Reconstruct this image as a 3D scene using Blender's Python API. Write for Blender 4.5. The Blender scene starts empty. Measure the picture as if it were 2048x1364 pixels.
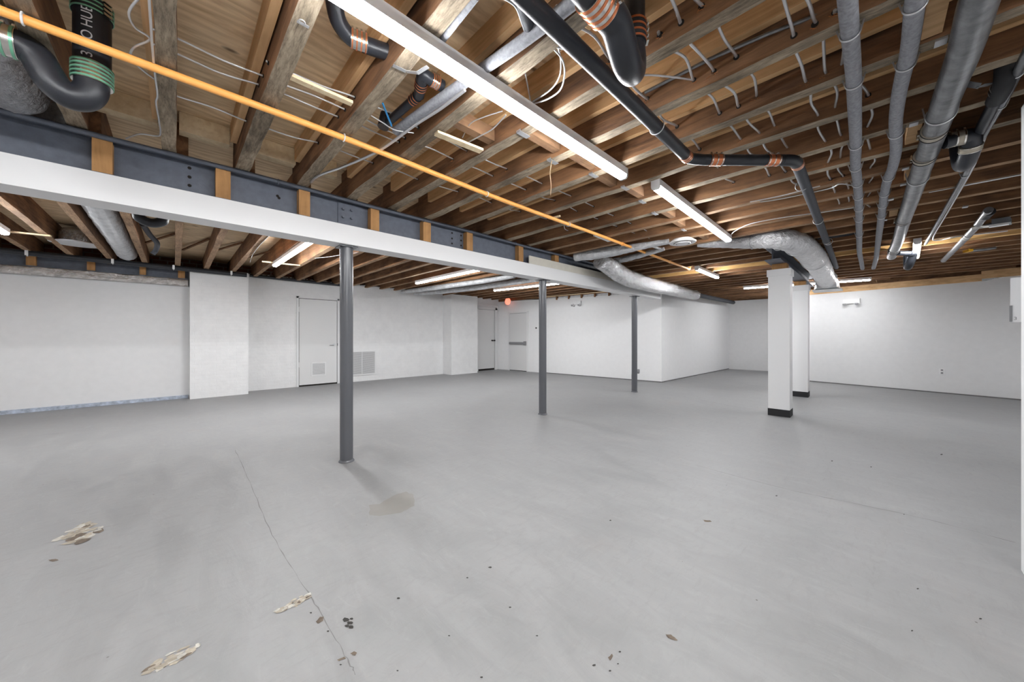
import bpy, bmesh, math, random
from mathutils import Vector, Matrix
random.seed(7)
SC = bpy.context.scene
COL = SC.collection
# ---------------------------------------------------------------- camera, world, exposure
FPX, CX, HY, CH = 697.0, 1024.0, 672.0, 1.2          # focal length in pixels, centre column, horizon row, camera height
TH = math.atan2(1745 - CX, FPX)
FW = (math.cos(TH), math.sin(TH)); RT = (math.sin(TH), -math.cos(TH))
cam = bpy.data.cameras.new('camera'); camo = bpy.data.objects.new('camera', cam); COL.objects.link(camo)
cam.sensor_width = 36; cam.lens = 36 * FPX / 2048; cam.shift_y = -(682 - HY) / 2048; cam.clip_start = 0.02
camo.location = (0, 0, CH); camo.rotation_euler = (math.pi / 2, 0, TH - math.pi / 2)
SC.camera = camo
w = bpy.data.worlds.new('world'); SC.world = w; w.use_nodes = True
w.node_tree.nodes['Background'].inputs[0].default_value = (1, 1, 1, 1)
w.node_tree.nodes['Background'].inputs[1].default_value = 0.05
SC.view_settings.view_transform = 'Standard'; SC.view_settings.look = 'None'
SC.view_settings.gamma = 1; SC.view_settings.use_curve_mapping = False
SC.view_settings.exposure = 1.3
LED_STRENGTH = 40.0
SC.cycles.max_bounces = 10; SC.cycles.diffuse_bounces = 6; SC.cycles.sample_clamp_indirect = 6.0
SC.cycles.caustics_reflective = False; SC.cycles.caustics_refractive = False
try: SC.cycles.use_denoising = True
except Exception: pass

def PZ(x, y, z):                      # point at height z seen at this place of the photograph
    d = FPX * (z - CH) / (HY - y); l = (x - CX) / FPX * d
    return Vector((d * FW[0] + l * RT[0], d * FW[1] + l * RT[1], z))
def AY(x, y, Y):
    r = (x - CX) / FPX; dx = FW[0] + r * RT[0]; dy = FW[1] + r * RT[1]; t = Y / dy
    return Vector((t * dx, Y, CH + t * (HY - y) / FPX))
def AX(x, y, X):
    r = (x - CX) / FPX; dx = FW[0] + r * RT[0]; dy = FW[1] + r * RT[1]; t = X / dx
    return Vector((X, t * dy, CH + t * (HY - y) / FPX))

# ---------------------------------------------------------------- materials
class NT:
    def __init__(s, name):
        s.m = bpy.data.materials.new(name); s.m.use_nodes = True
        s.t = s.m.node_tree; s.b = s.t.nodes['Principled BSDF']
    def n(s, typ, **kw):
        nd = s.t.nodes.new(typ)
        for k, v in kw.items(): setattr(nd, k, v)
        return nd
    def l(s, a, b): s.t.links.new(a, b)
    def coords(s, scale=(1, 1, 1), rand=False, kind='Object'):
        tc = s.n('ShaderNodeTexCoord'); mp = s.n('ShaderNodeMapping'); mp.inputs['Scale'].default_value = scale
        s.l(tc.outputs[kind], mp.inputs['Vector'])
        if rand:
            oi = s.n('ShaderNodeObjectInfo'); mu = s.n('ShaderNodeMath', operation='MULTIPLY'); mu.inputs[1].default_value = 37.0
            s.l(oi.outputs['Random'], mu.inputs[0]); s.l(mu.outputs[0], mp.inputs['Location'])
        return mp.outputs['Vector']
    def noise(s, vec, scale, detail=4, rough=.55, dist=0):
        nd = s.n('ShaderNodeTexNoise'); nd.inputs['Scale'].default_value = scale; nd.inputs['Detail'].default_value = detail
        nd.inputs['Roughness'].default_value = rough; nd.inputs['Distortion'].default_value = dist
        s.l(vec, nd.inputs['Vector']); return nd.outputs['Fac']
    def ramp(s, fac, stops):
        r = s.n('ShaderNodeValToRGB'); e = r.color_ramp.elements
        while len(e) < len(stops): e.new(.5)
        for el, (p, c) in zip(e, stops):
            el.position = p; el.color = (c[0], c[1], c[2], 1) if not isinstance(c, (int, float)) else (c, c, c, 1)
        s.l(fac, r.inputs[0]); return r.outputs[0]
    def mix(s, fac, a, b, mode='MIX'):
        m = s.n('ShaderNodeMix', data_type='RGBA', blend_type=mode)
        if isinstance(fac, (int, float)): m.inputs[0].default_value = fac
        else: s.l(fac, m.inputs[0])
        for i, v in ((6, a), (7, b)):
            if isinstance(v, tuple): m.inputs[i].default_value = (*v[:3], 1)
            else: s.l(v, m.inputs[i])
        return m.outputs[2]
    def bump(s, h, strength=.3, dist=.01):
        b = s.n('ShaderNodeBump'); b.inputs['Strength'].default_value = strength; b.inputs['Distance'].default_value = dist
        s.l(h, b.inputs['Height']); s.l(b.outputs[0], s.b.inputs['Normal']); return b
    def col(s, c):
        if isinstance(c, tuple): s.b.inputs['Base Color'].default_value = (*c[:3], 1)
        else: s.l(c, s.b.inputs['Base Color'])
    def rough(s, v): s.b.inputs['Roughness'].default_value = v
    def metal(s, v): s.b.inputs['Metallic'].default_value = v

def plain(name, c, rough=.5, metal=0, bump=0, bscale=60, var=0.0):
    a = NT(name); a.rough(rough); a.metal(metal)
    v = a.coords()
    if var:
        f = a.noise(v, bscale * .4, 4)
        lo = tuple(x * (1 - var) for x in c); hi = tuple(min(1, x * (1 + var)) for x in c)
        a.col(a.ramp(f, [(.3, lo), (.7, hi)]))
    else: a.col(c)
    if bump: a.bump(a.noise(v, bscale, 5), bump, .004)
    return a.m

def wood(name, dark, light, fibre=(30, 2.2, 30), speck=None, rough=.8, bump=.4, knots=0.0, knotc=None, big=.5):
    a = NT(name); a.rough(rough)
    v = a.coords(fibre, rand=True); v2 = a.coords((1.3, .8, 1.3), rand=True)
    f = a.noise(v, 1.0, 6, .65, .6); g = a.noise(v2, 2.2, 4, .6, .4)
    c = a.ramp(f, [(.3, dark), (.68, light)])
    c = a.mix(big, c, a.ramp(g, [(.32, tuple(x * .6 for x in dark)), (.68, light)]), 'MIX')
    if speck:
        s = a.noise(a.coords((1, .16, 1), rand=True), 75, 6, .8)
        c = a.mix(a.ramp(s, [(.45, 0.0), (.65, .6)]), c, speck)
    if knots:
        vo = a.n('ShaderNodeTexVoronoi'); vo.inputs['Scale'].default_value = 3.2
        a.l(a.coords((1, .55, 1), rand=True), vo.inputs['Vector'])
        c = a.mix(a.ramp(vo.outputs['Distance'], [(.03, knots), (.085, 0.0)]), c, knotc or tuple(x * .35 for x in dark))
    a.col(c); a.bump(f, bump, .006)
    return a.m

M = {}
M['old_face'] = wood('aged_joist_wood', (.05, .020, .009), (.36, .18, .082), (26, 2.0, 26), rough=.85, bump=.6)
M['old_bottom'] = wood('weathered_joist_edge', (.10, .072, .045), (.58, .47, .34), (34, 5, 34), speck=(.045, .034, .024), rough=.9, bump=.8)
M['brown_edge'] = wood('brown_joist_edge', (.16, .085, .045), (.55, .35, .20), (34, 5, 34), speck=(.09, .05, .03), rough=.9, bump=.6)
M['new_lumber'] = wood('new_lumber', (.50, .28, .12), (.86, .57, .30), (24, 1.2, 24), rough=.7, bump=.15, knots=.8, knotc=(.12, .05, .02), big=.35)
M['gold_lumber'] = wood('golden_lumber', (.52, .28, .09), (.88, .56, .22), (24, 1.2, 24), rough=.6, bump=.15, knots=.8, knotc=(.12, .05, .02), big=.35)
M['brown_block'] = wood('brown_block_wood', (.13, .065, .033), (.33, .185, .095), (6, 30, 30), rough=.8, bump=.3)
M['pale_wood'] = wood('pale_scrap_wood', (.68, .50, .28), (.92, .78, .54), (24, 24, 24), rough=.7, bump=.3, big=.3)
M['block_wood'] = wood('orange_block_wood', (.33, .16, .05), (.58, .31, .12), (30, 30, 3), rough=.7, bump=.2, knots=.5)
M['dark_plank'] = wood('old_subfloor_boards', (.04, .018, .009), (.14, .07, .035), (2, 30, 30), rough=.9, bump=.5)

a = NT('plywood'); a.rough(.7)
v = a.coords((1.2, 5.5, 1)); f = a.noise(v, 2.0, 5, .6, 1.6)
wv = a.n('ShaderNodeTexWave', wave_type='BANDS', bands_direction='Y'); wv.inputs['Scale'].default_value = 5.0
wv.inputs['Distortion'].default_value = 22.0; wv.inputs['Detail'].default_value = 3; wv.inputs['Detail Scale'].default_value = .7
a.l(a.coords((.25, 1, 1)), wv.inputs['Vector'])
c = a.ramp(f, [(.3, (.58, .41, .23)), (.7, (.90, .71, .46))])
c = a.mix(.22, c, a.ramp(wv.outputs['Fac'], [(.2, (.42, .26, .13)), (.8, (.92, .74, .50))]))
vo = a.n('ShaderNodeTexVoronoi'); vo.inputs['Scale'].default_value = 4.5; a.l(a.coords((.55, 1.3, 1)), vo.inputs['Vector'])
c = a.mix(a.ramp(vo.outputs['Distance'], [(.05, .85), (.12, 0.0)]), c, (.10, .05, .02))
a.col(c); a.bump(f, .1, .003); M['plywood'] = a.m

# painted concrete floor
a = NT('grey_floor_paint')
v = a.coords()
f1 = a.noise(v, .55, 5, .6, .5); f2 = a.noise(a.coords((2.5, .9, 1)), 2.2, 6, .65, .8); f3 = a.noise(v, 28, 5, .7)
c = a.ramp(f1, [(.3, (.245, .245, .2475)), (.7, (.295, .295, .297))])
c = a.mix(.45, c, a.ramp(f2, [(.35, (.215, .215, .218)), (.65, (.32, .32, .321))]))
c = a.mix(a.ramp(a.noise(a.coords((.6, 3.2, 1)), 3.5, 7, .75, 1.0), [(.60, 0.0), (.78, .35)]), c, (.15, .143, .14))
c = a.mix(a.ramp(a.noise(v, 1.3, 3), [(.62, 0.0), (.75, .2)]), c, (.30, .26, .245))
sp = a.n('ShaderNodeTexVoronoi'); sp.inputs['Scale'].default_value = 7.5; a.l(v, sp.inputs['Vector'])
spm = a.ramp(sp.outputs['Distance'], [(.022, 1.0), (.04, 0.0)])
gate = a.ramp(a.noise(v, 1.7, 2), [(.50, 0.0), (.56, 1.0)])
mm = a.n('ShaderNodeMath', operation='MULTIPLY'); a.l(spm, mm.inputs[0]); a.l(gate, mm.inputs[1])
c = a.mix(mm.outputs[0], c, (.10, .09, .085))
c = a.mix(a.ramp(a.noise(a.coords((.9, 2.6, 1)), 9, 8, .8, .6), [(.50, 0.0), (.72, .38)]), c, (.20, .198, .197))
c = a.mix(a.ramp(a.noise(a.coords((2.4, .8, 1)), 5, 7, .75, 1.2), [(.56, 0.0), (.75, .35)]), c, (.36, .36, .362))
a.col(c)
r = a.ramp(f2, [(.3, .42), (.7, .62)]); a.l(r, a.b.inputs['Roughness'])
mx = a.n('ShaderNodeMath', operation='MULTIPLY_ADD'); a.l(f3, mx.inputs[0]); mx.inputs[1].default_value = .25; a.l(f2, mx.inputs[2])
a.bump(mx.outputs[0], .22, .012); a.b.inputs['Specular IOR Level'].default_value = .35
M['floor'] = a.m

M['drywall'] = plain('white_drywall_paint', (.80, .80, .805), .65, bump=.05, bscale=25, var=.015)
M['drywall_grey'] = plain('grey_white_drywall_paint', (.75, .75, .755), .65, bump=.05, bscale=25, var=.02)
M['white_paint'] = plain('white_gloss_paint', (.76, .76, .765), .4, bump=.06, bscale=40)
M['door_paint'] = plain('white_door_paint', (.70, .70, .70), .45)
a = NT('painted_brick'); a.rough(.6)
br = a.n('ShaderNodeTexBrick'); br.inputs['Scale'].default_value = 1.0; br.inputs['Mortar Size'].default_value = .006
br.inputs['Brick Width'].default_value = .21; br.inputs['Row Height'].default_value = .072; br.inputs['Mortar Smooth'].default_value = .6
tc = a.n('ShaderNodeTexCoord'); sx = a.n('ShaderNodeSeparateXYZ'); cb = a.n('ShaderNodeCombineXYZ'); ad = a.n('ShaderNodeMath', operation='ADD')
a.l(tc.outputs['Object'], sx.inputs[0]); a.l(sx.outputs[0], ad.inputs[0]); a.l(sx.outputs[1], ad.inputs[1]); a.l(ad.outputs[0], cb.inputs[0]); a.l(sx.outputs[2], cb.inputs[1])
a.l(cb.outputs[0], br.inputs['Vector'])
nz = a.noise(a.coords(), 6, 5, .6)
a.col(a.ramp(nz, [(.3, (.75, .75, .755)), (.7, (.81, .81, .812))]))
ma = a.n('ShaderNodeMath', operation='MULTIPLY_ADD'); a.l(nz, ma.inputs[0]); ma.inputs[1].default_value = .9
iv = a.n('ShaderNodeMath', operation='MULTIPLY'); a.l(br.outputs['Fac'], iv.inputs[0]); iv.inputs[1].default_value = -.28
a.l(iv.outputs[0], ma.inputs[2]); a.bump(ma.outputs[0], .35, .02); M['brick_paint'] = a.m
a = NT('bare_red_brick'); a.rough(.9)
br = a.n('ShaderNodeTexBrick'); br.inputs['Scale'].default_value = 1.0; br.inputs['Mortar Size'].default_value = .01
br.inputs['Brick Width'].default_value = .21; br.inputs['Row Height'].default_value = .072
br.inputs['Color1'].default_value = (.20, .065, .035, 1); br.inputs['Color2'].default_value = (.13, .045, .025, 1); br.inputs['Mortar'].default_value = (.22, .18, .15, 1)
tc = a.n('ShaderNodeTexCoord'); sx = a.n('ShaderNodeSeparateXYZ'); cb = a.n('ShaderNodeCombineXYZ')
a.l(tc.outputs['Object'], sx.inputs[0]); a.l(sx.outputs[0], cb.inputs[0]); a.l(sx.outputs[2], cb.inputs[1]); a.l(cb.outputs[0], br.inputs['Vector'])
a.col(br.outputs['Color']); M['bare_brick'] = a.m

M['steel_paint'] = plain('slate_painted_steel', (.115, .13, .165), .5, bump=.35, bscale=45, var=.12)
M['post_paint'] = plain('grey_post_enamel', (.10, .103, .115), .25, bump=.25, bscale=18)
M['black_pipe'] = plain('black_cast_iron_coating', (.018, .020, .026), .38, bump=.12, bscale=90)
M['black_matte'] = plain('black_rubber', (.012, .012, .014), .7)
M['foam'] = plain('grey_pipe_insulation', (.27, .275, .30), .75, bump=.3, bscale=160, var=.25)
M['dark_foam'] = plain('dark_pipe_insulation', (.045, .048, .058), .7, bump=.25, bscale=160, var=.12)
M['dull_metal'] = plain('dull_grey_iron', (.22, .225, .235), .35, metal=.75, bump=.45, bscale=40, var=.3)
M['cable'] = plain('armoured_cable_sheath', (.62, .62, .63), .35, metal=.6)
M['galv'] = plain('galvanised_metal', (.62, .63, .65), .32, metal=.8)
M['white_plastic'] = plain('white_plastic', (.80, .80, .81), .35)
M['orange_pipe'] = plain('orange_sprinkler_pipe', (.95, .44, .11), .38, var=.05)
M['copper_band'] = plain('copper_coloured_band', (.75, .26, .12), .3, metal=.8)
M['green_band'] = plain('green_tinted_band', (.20, .50, .33), .3, metal=.45)
M['steel_band'] = plain('bright_clamp_steel', (.70, .68, .64), .22, metal=1.0)
M['tan_band'] = plain('tan_clamp_band', (.42, .38, .31), .45, metal=.4)
M['blue'] = plain('blue_plastic', (.02, .22, .50), .4)
M['yellow'] = plain('yellow_plastic', (.85, .45, .03), .4)
M['wire_tan'] = plain('beige_wire', (.60, .42, .26), .5)
M['dark'] = plain('dark_void', (.012, .009, .007), .9)
M['grey_face'] = plain('grey_plastic', (.22, .22, .23), .45)
M['grey_box'] = plain('blue_grey_box', (.26, .28, .31), .5)
M['lettering'] = plain('white_lettering', (.72, .74, .78), .6)
M['board_face'] = plain('off_white_board', (.60, .57, .50), .75, bump=.1, bscale=30, var=.04)
M['splinter'] = plain('orange_splinters', (.55, .20, .06), .8)
M['stain_beige'] = plain('bare_concrete_beige', (.36, .32, .26), .85, bump=.5, bscale=70, var=.3)
M['stain_white'] = plain('chipped_plaster_white', (.46, .44, .40), .85, bump=.5, bscale=70, var=.2)
M['stain_pale'] = plain('faint_tan_stain', (.235, .225, .21), .6, var=.04, bscale=20)
M['stain_brown'] = plain('brown_paint_loss', (.13, .10, .075), .8, bump=.4, bscale=90, var=.35)
M['stain_black'] = plain('black_paint_loss', (.03, .028, .025), .8)
M['seam'] = plain('floor_seam_and_gap_shade', (.165, .16, .16), .7, var=.15, bscale=30)
M['blue_strip'] = plain('blue_white_insulation_strip', (.42, .47, .56), .6, bump=.5, bscale=40, var=.35)

def foil(name, c, rough, bump, bs):
    a = NT(name); a.metal(.9); a.rough(rough)
    n1 = a.noise(a.coords((1, 1, 1)), bs, 6, .65, 1.2); n2 = a.noise(a.coords((1, 1, 1)), bs * .3, 2, .5, .5)
    a.col(a.ramp(n2, [(.3, tuple(x * .72 for x in c)), (.7, c)]))
    ad = a.n('ShaderNodeMath', operation='ADD'); a.l(n1, ad.inputs[0]); a.l(n2, ad.inputs[1])
    a.bump(ad.outputs[0], bump, .03); return a.m
M['foil'] = foil('shiny_foil_jacket', (.80, .80, .81), .2, 1.0, 22)
M['foil_mid'] = plain('silver_white_duct_foil', (.74, .74, .755), .3, metal=.55, bump=1.0, bscale=26, var=.12)
M['foil_mid'].node_tree.nodes['Bump'].inputs['Distance'].default_value = .03
M['foil_dull'] = foil('dull_foil_wrap', (.74, .75, .78), .36, 1.0, 34)
M['foil_white'] = plain('white_grey_duct_wrap', (.62, .63, .65), .4, metal=.35, bump=1.0, bscale=26, var=.15)
M['foil_white'].node_tree.nodes['Bump'].inputs['Distance'].default_value = .025
M['foil_brown'] = foil('brownish_foil_strip', (.86, .82, .79), .25, 1.0, 20)

def emissive(name, strength, c=(.97, .985, 1)):
    a = NT(name); a.col((.9, .9, .9)); a.b.inputs['Emission Color'].default_value = (*c, 1)
    a.b.inputs['Emission Strength'].default_value = strength; return a.m
LEDM = {f_: emissive('lit_led_diffuser', LED_STRENGTH * f_) for f_ in (.5, .7, 1, 1.5, 1.9)}
M['red_glow'] = emissive('red_orange_lit_sign', .5, (1, .17, .06))

# ---------------------------------------------------------------- mesh helpers
class MB:
    def __init__(s): s.v = []; s.f = []; s.mi = []; s.sm = []
    def add(s, verts, faces, mi=0, smooth=False):
        o = len(s.v); s.v += [tuple(p) for p in verts]
        for k, f in enumerate(faces):
            s.f.append(tuple(i + o for i in f)); s.mi.append(mi[k] if isinstance(mi, list) else mi); s.sm.append(smooth)
        return s
    def box(s, x0, x1, y0, y1, z0, z1, mi=0):
        x0, x1 = min(x0, x1), max(x0, x1); y0, y1 = min(y0, y1), max(y0, y1); z0, z1 = min(z0, z1), max(z0, z1)
        v = [(x0, y0, z0), (x1, y0, z0), (x1, y1, z0), (x0, y1, z0), (x0, y0, z1), (x1, y0, z1), (x1, y1, z1), (x0, y1, z1)]
        return s.add(v, [(3, 2, 1, 0), (4, 5, 6, 7), (0, 1, 5, 4), (1, 2, 6, 5), (2, 3, 7, 6), (3, 0, 4, 7)], mi)
    def beam(s, p, q, wdt, hgt, mi=0, up=Vector((0, 0, 1))):     # rectangular bar from p to q
        p, q = Vector(p), Vector(q); d = (q - p).normalized(); sd = d.cross(up)
        if sd.length < 1e-4: sd = d.cross(Vector((1, 0, 0)))
        sd.normalize(); u = sd.cross(d).normalized(); sd *= wdt / 2; u *= hgt / 2
        v = [p - sd - u, p + sd - u, p + sd + u, p - sd + u, q - sd - u, q + sd - u, q + sd + u, q - sd + u]
        return s.add(v, [(0, 1, 2, 3), (7, 6, 5, 4), (0, 4, 5, 1), (1, 5, 6, 2), (2, 6, 7, 3), (3, 7, 4, 0)], mi)
    def prism(s, pts, z0, z1, mi=0):
        n = len(pts); v = [(x, y, z0) for x, y in pts] + [(x, y, z1) for x, y in pts]
        f = [tuple(reversed(range(n))), tuple(range(n, 2 * n))] + [(i, (i + 1) % n, n + (i + 1) % n, n + i) for i in range(n)]
        return s.add(v, f, mi)
    def tube(s, pts, r, seg=12, mi=0, caps=True, wob=0, open_ring=False):
        pts = [Vector(p) for p in pts]; n = len(pts)
        rr = r if isinstance(r, (list, tuple)) else [r] * n
        T = []
        for i in range(n):
            t = pts[min(i + 1, n - 1)] - pts[max(i - 1, 0)]; T.append(t.normalized())
        nrm = T[0].cross(Vector((0, 0, 1)))
        if nrm.length < 1e-3: nrm = T[0].cross(Vector((1, 0, 0)))
        nrm.normalize(); vs = []
        for i in range(n):
            nrm = (nrm - T[i] * nrm.dot(T[i])).normalized(); b = T[i].cross(nrm)
            for k in range(seg):
                an = 2 * math.pi * k / seg; q = rr[i] * (1 + (random.uniform(-wob, wob) if wob else 0))
                vs.append(pts[i] + (nrm * math.cos(an) + b * math.sin(an)) * q)
        fs = [(i * seg + k, i * seg + (k + 1) % seg, (i + 1) * seg + (k + 1) % seg, (i + 1) * seg + k) for i in range(n - 1) for k in range(seg)]
        s.add(vs, fs, mi, True)
        if caps:
            s.add([vs[k] for k in range(seg)], [tuple(reversed(range(seg)))], mi)
            s.add([vs[(n - 1) * seg + k] for k in range(seg)], [tuple(range(seg))], mi)
        return s
    def ring(s, c, axis, R, r, seg=28, sec=6, mi=0, a0=0, a1=2 * math.pi):
        c, ax = Vector(c), Vector(axis).normalized(); u = ax.cross(Vector((0, 0, 1)))
        if u.length < 1e-3: u = ax.cross(Vector((1, 0, 0)))
        u.normalize(); w_ = ax.cross(u)
        full = abs(a1 - a0 - 2 * math.pi) < 1e-4
        pts = [c + (u * math.cos(a0 + (a1 - a0) * i / seg) + w_ * math.sin(a0 + (a1 - a0) * i / seg)) * R for i in range(seg + 1)]
        return s.tube(pts, r, sec, mi, not full)
    def disc(s, c, axis, R, seg=20, mi=0, th=.004):
        c, ax = Vector(c), Vector(axis).normalized()
        return s.tube([c, c + ax * th], R, seg, mi)
    def patch(s, pts, z=.0012, mi=0):
        n = len(pts); return s.add([(x, y, z) for x, y in pts], [tuple(range(n))], mi)
    def build(s, name, mats, parent=None):
        me = bpy.data.meshes.new(name); me.from_pydata(s.v, [], s.f)
        for m in (mats if isinstance(mats, list) else [mats]): me.materials.append(m)
        for p, i, sm in zip(me.polygons, s.mi, s.sm): p.material_index = i; p.use_smooth = sm
        me.update()
        bm = bmesh.new(); bm.from_mesh(me); bmesh.ops.recalc_face_normals(bm, faces=bm.faces); bm.to_mesh(me); bm.free()
        o = bpy.data.objects.new(name, me); COL.objects.link(o)
        if parent: o.parent = parent
        return o

def spline(pts, k=6):
    pts = [Vector(p) for p in pts]; out = []
    n = len(pts)
    for i in range(n - 1):
        p0, p1, p2, p3 = pts[max(i - 1, 0)], pts[i], pts[i + 1], pts[min(i + 2, n - 1)]
        for j in range(k):
            t = j / k
            out.append(.5 * ((2 * p1) + (p2 - p0) * t + (2 * p0 - 5 * p1 + 4 * p2 - p3) * t * t + (3 * p1 - p0 - 3 * p2 + p3) * t ** 3))
    out.append(pts[-1]); return out
def tag(o, label, cat, group=None, kind=None):
    o['label'] = label; o['category'] = cat
    if group: o['group'] = group
    if kind: o['kind'] = kind
    return o
def thing(name, label, cat, loc=(0, 0, 0), group=None):
    o = bpy.data.objects.new(name, None); COL.objects.link(o); o.empty_display_size = .1
    return tag(o, label, cat, group)
def struct(name, mb, mats, parent=None, label=None, cat=None):
    o = mb.build(name, mats, parent); o['kind'] = 'structure'
    if label: o['label'] = label
    if cat: o['category'] = cat
    return o
ORD = ['', 'first', 'second', 'third', 'fourth', 'fifth', 'sixth', 'seventh', 'eighth', 'ninth', 'tenth', 'eleventh', 'twelfth', 'thirteenth',
       'fourteenth', 'fifteenth', 'sixteenth', 'seventeenth', 'eighteenth', 'nineteenth', 'twentieth', 'twenty-first', 'twenty-second', 'twenty-third',
       'twenty-fourth', 'twenty-fifth', 'twenty-sixth', 'twenty-seventh', 'twenty-eighth', 'twenty-ninth', 'thirtieth', 'thirty-first',
       'thirty-second', 'thirty-third', 'thirty-fourth', 'thirty-fifth', 'thirty-sixth', 'thirty-seventh', 'thirty-eighth', 'thirty-ninth', 'fortieth', 'forty-first', 'forty-second', 'forty-third', 'forty-fourth', 'forty-fifth']

ZB, ZN, ZT = 2.485, 2.612, 2.742        # underside of old joists, of new sister joists, of the subfloor
SP = .405
def JX(k): return -.03 + SP * k

# ================================================================ setting
fl = struct('floor', MB().box(-3.4, 15, -3.2, 10, -.1, 0), M['floor'], label='grey painted concrete basement floor with worn spots', cat='floor')
def seg_wall(name, p, q, z1, mat, th=.12, z0=0, cat='wall', label=None, z1b=None):
    p, q = Vector((*p, 0)), Vector((*q, 0)); d = (q - p).normalized(); n = Vector((-d.y, d.x, 0)) * th   # outward = left of travel
    z1b = z1 if z1b is None else z1b
    v = [p, q, q + n, p + n]; vs = [(a_.x, a_.y, z0) for a_ in v] + [(a_.x, a_.y, (z1, z1b, z1b, z1)[i]) for i, a_ in enumerate(v)]
    mb = MB().add(vs, [(3, 2, 1, 0), (4, 5, 6, 7), (0, 1, 5, 4), (1, 2, 6, 5), (2, 3, 7, 6), (3, 0, 4, 7)])
    return struct(name, mb, mat, label=label, cat=cat)
# interior outline, walked so that outside is on the left
seg_wall('wall_left', (-3.2, 9.22), (.205, 9.22), 2.155, M['drywall_grey'], label='grey-white plastered left wall below the foil strip')
seg_wall('wall_left_brick', (.16, 9.42), (8.45, 9.42), 2.53, M['brick_paint'], label='white painted brick wall with two doors and a grille')
seg_wall('wall_partition', (8.40, 9.42), (9.03, 3.785), 2.43, M['drywall'], z1b=2.335, label='white drywall partition behind the three posts')
seg_wall('wall_long', (9.03, 3.785), (14.5, 3.64), 2.44, M['drywall'], z1b=2.52, label='white wall running back beside the foil duct')
seg_wall('wall_far', (14.5, 3.64), (14.65, 1.3), 2.47, M['drywall_grey'], label='far white wall seen left of the square columns')
seg_wall('wall_return', (14.65, 1.3), (12.09, 1.3), 2.47, M['drywall_grey'], label='short return wall behind the square columns')
seg_wall('wall_right', (12.09, 1.3), (11.45, -1.55), 2.285, M['drywall_grey'], label='long white right wall with a wood band above')
seg_wall('wall_right_end', (11.45, -1.55), (11.3, -2.1), 2.285, M['drywall_grey'], z1b=2.42, label='end of the right wall beside the white box')
seg_wall('wall_side', (11.3, -2.1), (3.13, -.60), 2.37, M['drywall'], label='white side wall seen edge on at the right')
seg_wall('wall_near', (3.12, -.53), (3.0, -.53), 2.37, M['white_paint'], th=.12, label='near white wall end at the right edge')
seg_wall('wall_near_side', (3.0, -.65), (3.0, -3.0), 2.74, M['drywall'], label='white wall running back from the near wall end')
seg_wall('wall_back', (3.0, -3.0), (-3.2, -3.0), 2.74, M['drywall'], label='white wall behind the camera')
seg_wall('wall_end', (-3.2, -3.0), (-3.2, 9.22), 2.74, M['drywall'], label='white wall at the left end of the room')
# rim framing above the walls
def rim(name, p, q, z0, z1, mat, off=.05, label=None):
    p, q = Vector((*p, 0)), Vector((*q, 0)); d = (q - p).normalized(); n = Vector((-d.y, d.x, 0)) * off
    return struct(name, MB().beam(Vector((p.x + n.x, p.y + n.y, (z0 + z1) / 2)), Vector((q.x + n.x, q.y + n.y, (z0 + z1) / 2)), .05, z1 - z0), mat, label=label, cat='trim')
seg_wall('trim_1', (-3.2, 9.56), (8.5, 9.56), 2.742, M['bare_brick'], z0=2.45, label='bare red brick above the left wall', cat='trim')
rim('trim_2', (8.40, 9.42), (9.03, 3.785), 2.44, ZT, M['old_face'], label='brown rim board above the partition')
rim('trim_3', (9.03, 3.80), (14.5, 3.66), 2.52, ZT, M['old_face'], .07, 'brown rim board above the long wall')
rim('trim_4', (14.5, 3.64), (14.65, 1.3), 2.45, ZT, M['old_face'], .06, 'brown rim board above the far wall')
rim('trim_5', (12.10, 1.3), (11.46, -1.5), 2.285, 2.42, M['new_lumber'], -.0, 'wood plate band along the top of the right wall')
rim('trim_6', (11.46, -1.5), (11.2, -2.3), 2.33, 2.48, M['new_lumber'], -.0, 'rising wood plate at the right end of the wall')
rim('trim_7', (12.2, 1.3), (11.4, -2.2), 2.42, ZT, M['old_face'], .08, 'brown rim board above the right wall')
rim('trim_8', (11.3, -2.75), (3.0, -2.75), 2.30, ZT, M['old_face'], 0, 'brown rim board beyond the side wall')
# subfloor
struct('ceiling', MB().box(-3.4, 2.3, -3.2, 9.75, ZT, ZT + .02), M['plywood'], label='pale plywood subfloor over the left half', cat='ceiling')
mb = MB()
for i in range(75):
    y = -3.2 + i * .175; mb.box(2.3, 15, y, y + .171, ZT, ZT + .02)
struct('ceiling_boards', mb, M['dark_plank'], label='dark old board subfloor over the right half', cat='ceiling')
struct('ceiling_upper', MB().box(-3.4, 15, -3.2, 10, ZT + .022, ZT + .05), M['dark'], label='dark upper deck above the boards', cat='ceiling')

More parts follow.
